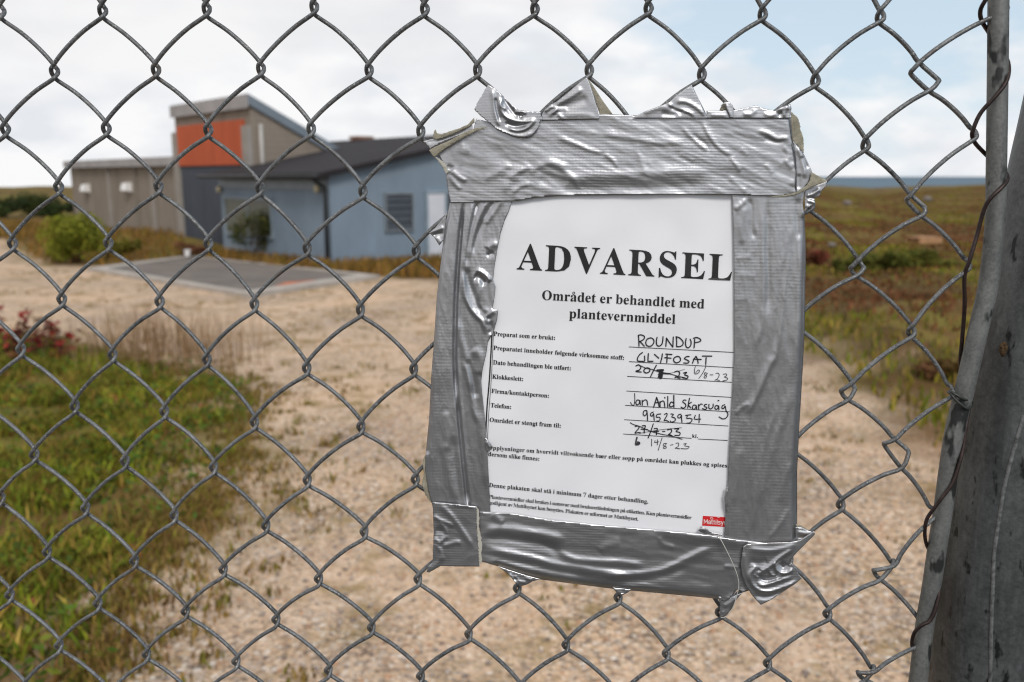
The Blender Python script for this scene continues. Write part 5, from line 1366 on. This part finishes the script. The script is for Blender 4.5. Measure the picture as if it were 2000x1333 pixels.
# ---- the tape
TB = PH + 0.0016
left_poly = [(905, 380), (878, 398), (868, 450), (861, 510), (853, 580), (848, 660), (842, 740), (838, 820), (832, 880), (830, 915), (836, 955), (845, 990), (850, 1030), (957, 1030), (958, 1002),
             (956, 960), (953, 900), (951, 860), (947, 815), (942, 770), (940, 745), (943, 720), (950, 690), (953, 668), (963, 650), (971, 625), (973, 606), (962, 603), (966, 580), (968, 560), (963, 547),
             (966, 520), (971, 490), (978, 455), (986, 430), (995, 410), (1001, 390), (1003, 370)]
sheet('tape_strip', left_poly, TB, M['tape_v'], [
    ([(907, 385), (902, 430), (896, 500), (891, 580), (889, 660), (889, 720), (893, 800)], 3.4, -7.5),
    ([(912, 385), (906, 440), (900, 510), (896, 600), (893, 680), (897, 760), (903, 830), (912, 930), (917, 990)], 3.6, 2.2),
    ([(893, 770), (900, 850), (908, 930), (915, 1000)], 3.2, -6.5),
    ([(925, 385), (917, 430), (910, 480), (906, 530)], 4, 1.6), ([(936, 388), (925, 430), (914, 490), (910, 525)], 4, -1.6),
    ([(955, 385), (938, 420), (925, 455), (914, 510)], 5, 2.2), ([(968, 388), (948, 425), (931, 465), (922, 500)], 5, -1.6), ([(982, 388), (960, 420), (945, 440)], 6, 1.5),
    ([(905, 525), (907, 570), (918, 600), (932, 618), (943, 630), (950, 655)], 4.5, 2.6), ([(912, 520), (914, 545), (925, 575), (936, 600), (950, 612)], 6, -2.2),
    ([(928, 527), (940, 532), (950, 540), (958, 552)], 4.5, 3.0), ([(925, 540), (938, 545), (950, 556)], 6, -2.4), ([(931, 535), (936, 560), (934, 590), (945, 605), (960, 607)], 5, 1.8),
    ([(951, 488), (962, 478), (974, 480)], 7, 1.8), ([(950, 500), (965, 494)], 4, -1.6), ([(968, 607), (958, 612), (950, 625), (962, 630)], 5, 2.2), ([(952, 616), (960, 640), (956, 655)], 4, -1.8),
    ([(893, 620), (900, 660), (908, 690), (915, 720), (921, 770)], 6, 2.0), ([(905, 700), (915, 740), (925, 800), (932, 830)], 5, 2.0), ([(912, 700), (925, 750), (930, 780)], 6, -1.6),
    ([(922, 680), (938, 700), (936, 735)], 9, 1.8), ([(870, 800), (874, 850), (872, 885)], 8, 1.2), ([(866, 860), (878, 930), (895, 985)], 7, 1.3), ([(885, 850), (893, 930), (905, 990)], 8, -1.2),
    ([(935, 800), (944, 870), (949, 950)], 7, 1.2), ([(884, 400), (874, 480), (866, 580), (860, 680), (852, 780)], 16, 1.2),
    ([(878, 398), (868, 450), (861, 510), (853, 580), (848, 660), (842, 740), (838, 820), (832, 880)], 5, -2.0, 1, 1)], rough=0.35, seed=1, rdir=1.45, relief=0.36, step=2.0)

right_poly = [(1430, 370), (1433, 480), (1434, 600), (1434, 690), (1432, 740), (1427, 830), (1425, 870), (1423, 905), (1421, 950), (1416, 985), (1417, 1005), (1414, 1060), (1560, 1070), (1557, 1050), (1557, 920),
              (1562, 820), (1568, 720), (1572, 640), (1573, 560), (1574, 500), (1572, 430), (1568, 400), (1572, 370)]
sheet('tape_strip', right_poly, TB + 0.0002, M['tape_v'], [
    ([(1434, 410), (1452, 396), (1450, 388)], 5, 1.6), ([(1462, 385), (1468, 410), (1469, 450), (1476, 470)], 5, -1.6), ([(1455, 400), (1447, 450), (1451, 480)], 7, 1.3),
    ([(1492, 385), (1491, 450), (1492, 540), (1490, 610), (1485, 650), (1470, 690)], 6, 1.8), ([(1499, 390), (1499, 470), (1500, 560), (1496, 620)], 6, -1.7),
    ([(1552, 430), (1543, 470), (1536, 520), (1530, 580), (1524, 640), (1516, 690), (1506, 740)], 4.5, 1.9, 1.6), ([(1548, 445), (1530, 540), (1520, 620), (1512, 690)], 4.5, -1.3),
    ([(1560, 385), (1557, 430), (1562, 470)], 5, -1.8), ([(1563, 470), (1560, 560), (1558, 640), (1552, 700), (1546, 745)], 5, 1.4),
    ([(1515, 690), (1495, 735), (1480, 770), (1460, 812)], 5, 2.2, 1.8), ([(1435, 810), (1450, 795), (1465, 788)], 4, 1.0),
    ([(1545, 750), (1535, 800), (1515, 860), (1495, 930), (1482, 1000)], 8, 1.4), ([(1520, 790), (1505, 830), (1492, 880), (1478, 960), (1470, 1020), (1458, 1050)], 6, 1.2),
    ([(1548, 900), (1535, 930), (1520, 985)], 7, 1.0), ([(1445, 870), (1440, 930), (1432, 990)], 6, 1.3), ([(1500, 1055), (1530, 1015), (1540, 990)], 5, 1.1),
    ([(1436, 505), (1468, 502)], 5, 0.6), ([(1440, 536), (1478, 541)], 6, 0.5), ([(1437, 586), (1462, 583)], 5, 0.45),
    ([(1574, 430), (1575, 500), (1573, 560), (1572, 640), (1568, 720), (1562, 820), (1557, 920), (1557, 1050)], 7, -3.0, 1, 1)], rough=0.28, seed=4, rdir=1.5, relief=0.28)

bottom_poly = [(936, 1000), (1000, 1003), (1070, 1015), (1150, 1024), (1240, 1032), (1300, 1037), (1370, 1043), (1450, 1056), (1500, 1062), (1500, 1160), (1475, 1150), (1450, 1158), (1440, 1152), (1425, 1170), (1416, 1176), (1400, 1170),
               (1330, 1163), (1232, 1154), (1215, 1162), (1200, 1151), (1130, 1142), (1060, 1133), (1000, 1118), (970, 1106), (937, 1096)]
sheet('tape_strip', bottom_poly, TB + 0.0007, M['tape_h'], [
    ([(938, 1040), (980, 1034), (1030, 1040), (1075, 1048), (1112, 1058)], 8, 3.0, 1.5), ([(938, 1052), (990, 1052), (1060, 1064), (1100, 1085)], 8, -1.8),
    ([(962, 1002), (975, 1016), (985, 1022)], 7, 1.6), ([(938, 1073), (980, 1078), (1040, 1090), (1072, 1100), (1130, 1110), (1180, 1118), (1240, 1123)], 6.5, 3.2, 1.5),
    ([(1085, 1074), (1115, 1090), (1150, 1095), (1210, 1098), (1265, 1104)], 5.5, 2.4, 1.6), ([(1170, 1126), (1240, 1122), (1290, 1116), (1330, 1098), (1365, 1080), (1405, 1068)], 6.5, 3.0, 1.6),
    ([(1200, 1138), (1260, 1130), (1310, 1118), (1345, 1104)], 9, -1.8), ([(1170, 1080), (1185, 1066), (1215, 1060)], 9, 1.2), ([(938, 1090), (980, 1100), (1030, 1112), (1080, 1122), (1150, 1133)], 6, 2.2, 1.5),
    ([(1275, 1036), (1330, 1043), (1400, 1052), (1460, 1062)], 7, 2.6, 1.6), ([(1412, 1106), (1445, 1109)], 3, 1.2), ([(1287, 1048), (1295, 1062), (1320, 1070)], 5, 1.0),
    ([(1415, 1172), (1440, 1165), (1455, 1150)], 6, 1.4), ([(970, 1106), (1060, 1133), (1200, 1151), (1330, 1163), (1400, 1172)], 6, -2.2, 1, 1)], rough=0.30, seed=7, rdir=0.12, relief=0.34)

top_poly = [(930, 232), (960, 240), (1060, 233), (1180, 223), (1290, 228), (1382, 228), (1460, 228), (1548, 229), (1552, 262), (1562, 300), (1580, 322), (1588, 340), (1580, 362), (1555, 380), (1510, 384), (1430, 381), (1330, 380), (1200, 381),
            (1090, 383), (1042, 387), (1010, 393), (880, 397), (876, 378), (872, 352), (869, 328), (858, 306), (846, 300), (870, 280), (905, 262), (925, 252)]
sheet('tape_strip', top_poly, TB + 0.0016, M['tape_h'], [
    ([(1075, 340), (1120, 346), (1180, 342), (1250, 340), (1330, 336), (1410, 336)], 10, 2.4, 1.0), ([(1070, 372), (1150, 371), (1260, 368), (1400, 362)], 13, -2.6),
    ([(1085, 268), (1120, 280), (1150, 293), (1180, 302)], 4.5, 1.9, 0.7), ([(1178, 300), (1195, 312), (1207, 328)], 4.5, 1.7, 0.7), ([(1168, 262), (1200, 266), (1240, 272), (1290, 280), (1340, 278)], 8, 1.6, 0.6),
    ([(1370, 235), (1385, 265), (1405, 290), (1432, 306)], 5.5, 2.2, 0.6), ([(1330, 248), (1350, 268), (1370, 286), (1384, 298)], 5, 1.6, 0.7), ([(1350, 262), (1375, 280), (1388, 296)], 4, -1.0),
    ([(1425, 306), (1437, 322), (1447, 336)], 5, 1.8, 0.7), ([(1240, 280), (1250, 310), (1262, 342)], 6, 1.2), ([(1325, 300), (1345, 308), (1356, 318)], 4.5, 1.2), ([(1422, 345), (1440, 360), (1460, 376)], 5, 1.5), 
    ([(1480, 255), (1500, 262), (1520, 272), (1545, 268)], 5, 1.9, 0.7), ([(1490, 270), (1515, 278), (1535, 276)], 4, -1.4), ([(1528, 285), (1540, 300), (1538, 320)], 5, 1.6), ([(1530, 310), (1548, 330)], 4, 1.4),
    ([(943, 350), (970, 338), (1000, 320)], 7, 1.7), ([(990, 350), (1012, 336), (1040, 326)], 6, 1.6, 0.7), ([(980, 375), (1000, 350), (1018, 330), (1036, 316)], 8, 1.8), ([(1000, 380), (1014, 366), (1035, 360)], 5, 1.7, 0.7),
    ([(1030, 338), (1060, 322), (1085, 318), (1110, 332)], 9, 2.2, 0.7), ([(1062, 318), (1090, 326), (1115, 345), (1135, 372)], 7, 1.8, 0.7), ([(1050, 350), (1080, 352), (1110, 360)], 12, -1.6),
    ([(878, 332), (895, 345), (912, 355)], 4.5, 2.6), ([(876, 342), (890, 360), (900, 372)], 4, 1.8), ([(872, 325), (886, 332)], 5, -2.0), ([(900, 270), (903, 300), (898, 330)], 5, 1.2),
    ([(880, 300), (920, 292)], 8, 1.0), ([(962, 265), (1000, 262), (1030, 268)], 14, 1.2), ([(1405, 260), (1450, 262), (1490, 275)], 6, 1.0), ([(1445, 290), (1462, 305)], 5, 1.0), ([(1495, 320), (1510, 340)], 5, 1.0),
    ([(1548, 229), (1552, 262), (1562, 300), (1580, 322)], 6, -2.0, 1, 1), ([(1560, 330), (1545, 365)], 6, 1.6), ([(1570, 330), (1562, 355), (1556, 375)], 5, -1.8)], rough=0.32, seed=12, rdir=0.35, relief=0.20)
# lifted flap at the top left, folded over
sheet('tape_flap', [(953, 166), (965, 172), (976, 182), (988, 194), (1002, 207), (1014, 216), (1030, 217), (1046, 218), (1056, 219), (1056, 234), (1052, 248), (1044, 260), (1034, 268), (1022, 270), (1008, 268), (992, 262), (975, 255), (962, 246), (950, 236), (938, 226), (926, 214), (934, 198), (944, 182)],
      TB + 0.0042, M['tape_h'], [([(960, 172), (964, 196), (968, 222), (975, 250)], 4, 2.2), ([(974, 184), (976, 206), (985, 226), (1005, 236), (1030, 238), (1048, 230)], 4.2, 2.8, 0.7), ([(968, 190), (970, 214), (978, 238)], 3, -2.0),
      ([(980, 186), (990, 202), (1003, 220), (1015, 230)], 4, -2.6), ([(990, 250), (1010, 256), (1030, 250), (1048, 232)], 4.5, 2.6, 0.7), ([(985, 240), (1005, 247), (1030, 243)], 3.5, -2.4), ([(1003, 222), (1016, 218), (1030, 222)], 3.2, 2.0), ([(1014, 226), (1022, 228)], 4, -3.2),
      ([(953, 246), (985, 260), (1022, 266), (1044, 256)], 4, 1.6), ([(984, 190), (978, 205), (990, 216)], 3, 2.0)], step=2.0, rag=0.8, seed=21, relief=0.32)
sheet('tape_flap', [(1146, 151), (1152, 163), (1160, 188), (1166, 210), (1171, 233), (1058, 236), (1057, 226), (1064, 214), (1075, 204), (1085, 200), (1110, 180), (1130, 163)], TB + 0.0030, M['tape_h'],
      [([(1080, 207), (1105, 195), (1140, 172)], 7, 2.2, 0.7), ([(1090, 215), (1120, 203), (1150, 192)], 8, -1.6), ([(1062, 220), (1075, 210), (1086, 212), (1078, 225)], 3.6, 2.6), ([(1070, 228), (1090, 214), (1110, 214)], 3.5, 1.8), ([(1088, 222), (1100, 232)], 3, 1.6), ([(1100, 226), (1140, 224), (1166, 230)], 5, 1.0)], step=2.4, seed=23)
sheet('tape_flap', [(1147, 153), (1156, 164), (1178, 198), (1197, 224), (1172, 226)], TB + 0.0012, M['adhesive'], [([(1160, 170), (1180, 215)], 5, 0.6)], step=3)
sheet('tape_flap', [(1351, 166), (1356, 176), (1365, 194), (1374, 212), (1383, 231), (1234, 231), (1262, 217), (1295, 205), (1308, 199), (1322, 186), (1338, 174)], TB + 0.0030, M['tape_h'],
      [([(1300, 200), (1320, 212), (1345, 220), (1358, 229)], 3.6, 2.4, 0.6), ([(1318, 199), (1340, 200), (1362, 212), (1378, 228)], 5, 2.0, 0.6), ([(1255, 221), (1285, 210), (1310, 212)], 7, 1.6), ([(1310, 208), (1335, 222)], 5, -2.0), ([(1290, 222), (1325, 226)], 5, -1.4)], step=2.4, seed=25)
sheet('tape_flap', [(1407, 207), (1415, 200), (1424, 199), (1431, 206), (1433, 214), (1432, 230), (1426, 230), (1420, 216), (1417, 204)], TB + 0.0032, M['tape_h'], [([(1418, 203), (1427, 228)], 3, 1.0)], step=2.2, seed=27)
sheet('tape_flap', [(1405, 216), (1411, 203), (1416, 203), (1424, 217)], TB + 0.0010, M['adhesive'], step=3)
sheet('tape_flap', [(1380, 217), (1432, 216), (1452, 211), (1476, 206), (1496, 213), (1514, 217), (1525, 209), (1544, 204), (1546, 212), (1543, 232), (1380, 232)], TB + 0.0026, M['tape_h'],
      [([(1515, 216), (1530, 212), (1540, 206)], 4, 2.4), ([(1530, 230), (1534, 216), (1542, 208)], 3.5, 2.2), ([(1520, 226), (1528, 222)], 4, -2.2), ([(1450, 224), (1470, 222), (1476, 212)], 4, 1.6), ([(1490, 222), (1506, 226), (1514, 220)], 3.6, 1.6), ([(1385, 225), (1420, 226)], 3, 1.2)], step=2.4, rough=0.5, seed=29)
# torn edge turned over on the right
sheet('tape_flap', [(1546, 219), (1556, 228), (1562, 240), (1564, 256), (1569, 270), (1570, 300), (1560, 288), (1549, 276), (1546, 250), (1544, 234)], TB + 0.0020, M['adhesive'], [([(1552, 225), (1557, 260), (1564, 290)], 5, 1.2)], step=2.4, rag=0.9, seed=31)
sheet('tape_flap', [(1549, 276), (1560, 288), (1572, 305), (1580, 322), (1587, 338), (1583, 352), (1570, 370), (1556, 378), (1556, 345), (1554, 310)], TB + 0.0032, M['tape_v'], [([(1556, 285), (1570, 320), (1572, 350)], 4.5, 2.4), ([(1566, 305), (1578, 330)], 4, -1.8), ([(1560, 340), (1560, 370)], 4, -1.6)], step=2.4, seed=33)
sheet('tape_flap', [(1585, 336), (1596, 343), (1616, 353), (1608, 358), (1590, 364), (1572, 373), (1556, 381), (1530, 385), (1500, 385), (1540, 380), (1560, 374), (1574, 364), (1582, 352)], TB + 0.0052, M['adhesive'], [([(1590, 345), (1585, 360), (1565, 374)], 6, 1.6)], step=2.4, rag=0.4, seed=35)
sheet('tape_flap', [(1572, 372), (1590, 364), (1608, 357), (1616, 354), (1612, 366), (1604, 374), (1602, 382), (1590, 388), (1593, 397), (1589, 402), (1578, 406), (1572, 418)], TB - 0.0004, M['tape_v'], [([(1574, 385), (1590, 378), (1604, 368)], 4, 2.8), ([(1576, 394), (1585, 393), (1593, 400)], 3.4, 2.6), ([(1578, 386), (1592, 390)], 3, -2.4), ([(1574, 400), (1582, 408)], 4, 2.0)], step=2.0, rag=0.5, seed=37)
# torn strips at the upper left corner
sheet('tape_flap', [(845, 271), (848, 256), (851, 253), (853, 260), (862, 263), (880, 256), (900, 250), (914, 243), (926, 230), (927, 240), (916, 248), (885, 262), (865, 270), (852, 273)], TB + 0.0020, M['adhesive'], [([(850, 266), (885, 258), (920, 242)], 4, 1.4)], step=2.2, rag=0.5, seed=39)
sheet('tape_flap', [(826, 276), (846, 272), (880, 262), (922, 243), (925, 256), (890, 268), (860, 280), (840, 292)], TB + 0.0008, M['tape_h'], [([(830, 280), (870, 268), (915, 250)], 3.5, -1.6)], step=2.4, seed=41)
sheet('tape_flap', [(838, 294), (850, 287), (880, 274), (905, 260), (930, 250), (955, 248), (930, 256), (900, 272), (870, 290), (847, 308)], TB + 0.0046, M['adhesive'], [([(845, 298), (885, 275), (930, 253)], 4.5, 1.2)], step=2.2, rag=0.3, seed=43)
sheet('tape_flap', [(847, 304), (860, 312), (872, 322), (876, 336), (870, 342), (866, 330), (856, 315)], TB + 0.0036, M['fringe'], [([(850, 306), (870, 330)], 3, 1.5)], step=1.6, rag=1.4, seed=45)
# the small silver ear on the left
sheet('tape_flap', [(873, 412), (868, 425), (850, 445), (838, 455), (848, 464), (858, 480), (866, 470), (870, 440)], TB - 0.0006, M['tape_v'], [([(840, 455), (855, 449), (868, 444)], 4, 2.4), ([(845, 460), (866, 456)], 3.5, -2.0), ([(850, 462), (862, 476)], 4, 1.5), ([(870, 415), (850, 442)], 4, 1.5)], step=2.0, seed=47)
sheet('tape_flap', [(833, 886), (828, 893), (825, 908), (828, 925), (824, 945), (830, 965), (840, 980), (848, 990), (846, 940)], TB - 0.0016, M['adhesive'], [([(828, 900), (836, 960)], 4, 1.2)], step=2.4, rag=0.7, seed=49)
# square patch at the lower left
sheet('tape_patch', [(845, 981), (880, 984), (931, 990), (934, 1010), (931, 1030), (935, 1060), (936, 1107), (900, 1107), (860, 1106), (850, 1112), (838, 1119), (833, 1117), (836, 1108), (845, 1098), (847, 1040)], TB + 0.0030, M['tape_h'],
      [([(855, 984), (875, 1000), (895, 1025), (912, 1050), (926, 1072)], 4.5, 2.6, 1.5), ([(846, 1006), (858, 1016), (875, 1022), (888, 1030)], 3.6, 2.4), ([(858, 1020), (868, 1032), (874, 1046)], 3.2, 2.0), ([(847, 1050), (858, 1060), (866, 1054), (876, 1045)], 4, 2.4),
       ([(862, 1066), (876, 1064), (890, 1060), (902, 1062)], 4.5, 2.2), ([(848, 1060), (862, 1080), (858, 1096)], 4, 1.6), ([(850, 1036), (870, 1038)], 6, -1.8), ([(884, 985), (928, 992)], 3, 1.8), ([(838, 1116), (855, 1100), (870, 1086)], 5, 1.4)], step=2.4, rough=0.4, rag=0.3, seed=51)
sheet('torn_edge', [(931, 992), (935, 996), (936, 1010), (935, 1030), (940, 1052), (942, 1066), (940, 1080), (941, 1098), (936, 1107), (935, 1080), (933, 1050), (931, 1020)], TB + 0.0034, M['fringe'], [], step=1.2, rag=1.1, seed=53)
# crumpled lump at the lower right
sheet('tape_patch', [(1452, 1068), (1460, 1063), (1500, 1061), (1540, 1060), (1562, 1056), (1590, 1038), (1592, 1044), (1574, 1062), (1556, 1080), (1544, 1094), (1541, 1104), (1546, 1100), (1556, 1110), (1560, 1122), (1566, 1130), (1553, 1141), (1530, 1156), (1506, 1172), (1486, 1182), (1478, 1174), (1468, 1162), (1458, 1146), (1450, 1126), (1447, 1104), (1449, 1086)],
      TB + 0.0034, M['tape_h'], [([(1458, 1072), (1500, 1076), (1530, 1072), (1560, 1062)], 5, 2.0, 1.4), ([(1552, 1072), (1526, 1088), (1505, 1106), (1482, 1120), (1468, 1128)], 4, 3.4, 1.2), ([(1462, 1105), (1474, 1108), (1466, 1122), (1470, 1142), (1486, 1154), (1508, 1155), (1535, 1146), (1562, 1132)], 4, 3.2),
       ([(1476, 1136), (1490, 1144), (1515, 1136), (1550, 1126)], 3.6, 2.4), ([(1480, 1128), (1500, 1134), (1530, 1124)], 4, -3.2), ([(1512, 1096), (1516, 1112), (1526, 1120), (1542, 1118), (1548, 1108)], 3.4, 3.4), ([(1520, 1098), (1530, 1108), (1538, 1100)], 5, -4.0), ([(1500, 1110), (1508, 1124), (1520, 1128)], 3, 2.0),
       ([(1485, 1112), (1478, 1126)], 4, -2.2), ([(1470, 1162), (1500, 1166), (1540, 1148)], 5, -1.8), ([(1452, 1078), (1456, 1110), (1464, 1140)], 4, 1.2), ([(1462, 1095), (1480, 1100), (1500, 1094)], 7, -1.4)], step=1.9, seed=55, relief=0.30)
sheet('tape_flap', [(1554, 1030), (1566, 1031), (1580, 1037), (1591, 1041), (1586, 1050), (1572, 1053), (1554, 1058)], TB + 0.0008, M['tape_h'], [([(1556, 1040), (1575, 1043), (1589, 1042)], 4, 2.4), ([(1556, 1050), (1580, 1049)], 3, -1.6)], step=2.0, seed=57)
sheet('tape_flap', [(1554, 1024), (1566, 1027), (1578, 1035), (1560, 1038)], TB - 0.0006, M['adhesive'], step=2.2, rag=0.8, seed=58)
# tabs wrapped round the wires below
sheet('tape_flap', [(1403, 1166), (1425, 1168), (1450, 1158), (1438, 1172), (1430, 1188), (1420, 1202), (1410, 1207), (1405, 1200), (1407, 1184)], TB + 0.0004, M['tape_h'], [([(1412, 1186), (1424, 1180), (1440, 1168)], 5, 2.0), ([(1410, 1200), (1422, 1192)], 4, 1.4)], step=2.2, seed=59)
sheet('tape_flap', [(972, 1106), (992, 1113), (1020, 1122), (1056, 1132), (1040, 1136), (1030, 1142), (1016, 1146), (1008, 1140), (1000, 1130), (990, 1120)], TB - 0.0002, M['tape_h'], [([(994, 1120), (1004, 1134), (1014, 1144)], 3.2, 2.6), ([(1004, 1124), (1014, 1136), (1030, 1138)], 3, 2.2), ([(1002, 1130), (1010, 1134)], 3, -2.2), ([(1024, 1128), (1040, 1134)], 3, 2.0)], step=1.9, seed=61)
sheet('tape_flap', [(1196, 1148), (1233, 1152), (1226, 1158), (1214, 1164), (1206, 1160)], TB - 0.0002, M['tape_h'], [([(1200, 1152), (1215, 1160)], 4, 1.2)], step=2.2, seed=63)
sheet('torn_edge', [(1364, 1036), (1370, 1028), (1378, 1032), (1390, 1040), (1412, 1044), (1410, 1047), (1390, 1045), (1374, 1042)], TB + 0.0022, M['tape_h'], [([(1366, 1034), (1380, 1036)], 3, 1.5)], step=1.6, rag=0.9, seed=65)
sheet('torn_edge', [(1419, 952), (1423, 950), (1421, 970), (1424, 1002), (1420, 1000), (1416, 984), (1415, 970)], TB + 0.0022, M['tape_v'], [([(1421, 955), (1419, 990)], 2.4, 1.6)], step=1.6, rag=0.6, seed=66)
sheet('torn_edge', [(947, 856), (952, 858), (958, 866), (961, 874), (957, 880), (951, 884), (948, 872)], TB + 0.0026, M['tape_v'], [([(950, 862), (957, 876)], 2.4, 1.6)], step=1.6, rag=0.6, seed=67)
# loose thread from the torn tape
P = np.array([plane(x, y, h) for x, y, h in [(1401, 1043, .0095), (1412, 1062, .013), (1426, 1090, .014), (1438, 1118, .014), (1443, 1142, .013), (1438, 1168, .012), (1430, 1190, .011), (1420, 1204, .010), (1408, 1207, .009)]])
hh = np.array([.0095, .013, .014, .014, .013, .012, .011, .010, .009])
V, F = tube_arrays(spline(np.stack([P[:, 0], -hh, P[:, 1]], 1), 6), 0.00026, 6)
fast_mesh('loose_thread', V, np.array(F), M['thread'], notice, smooth=True)
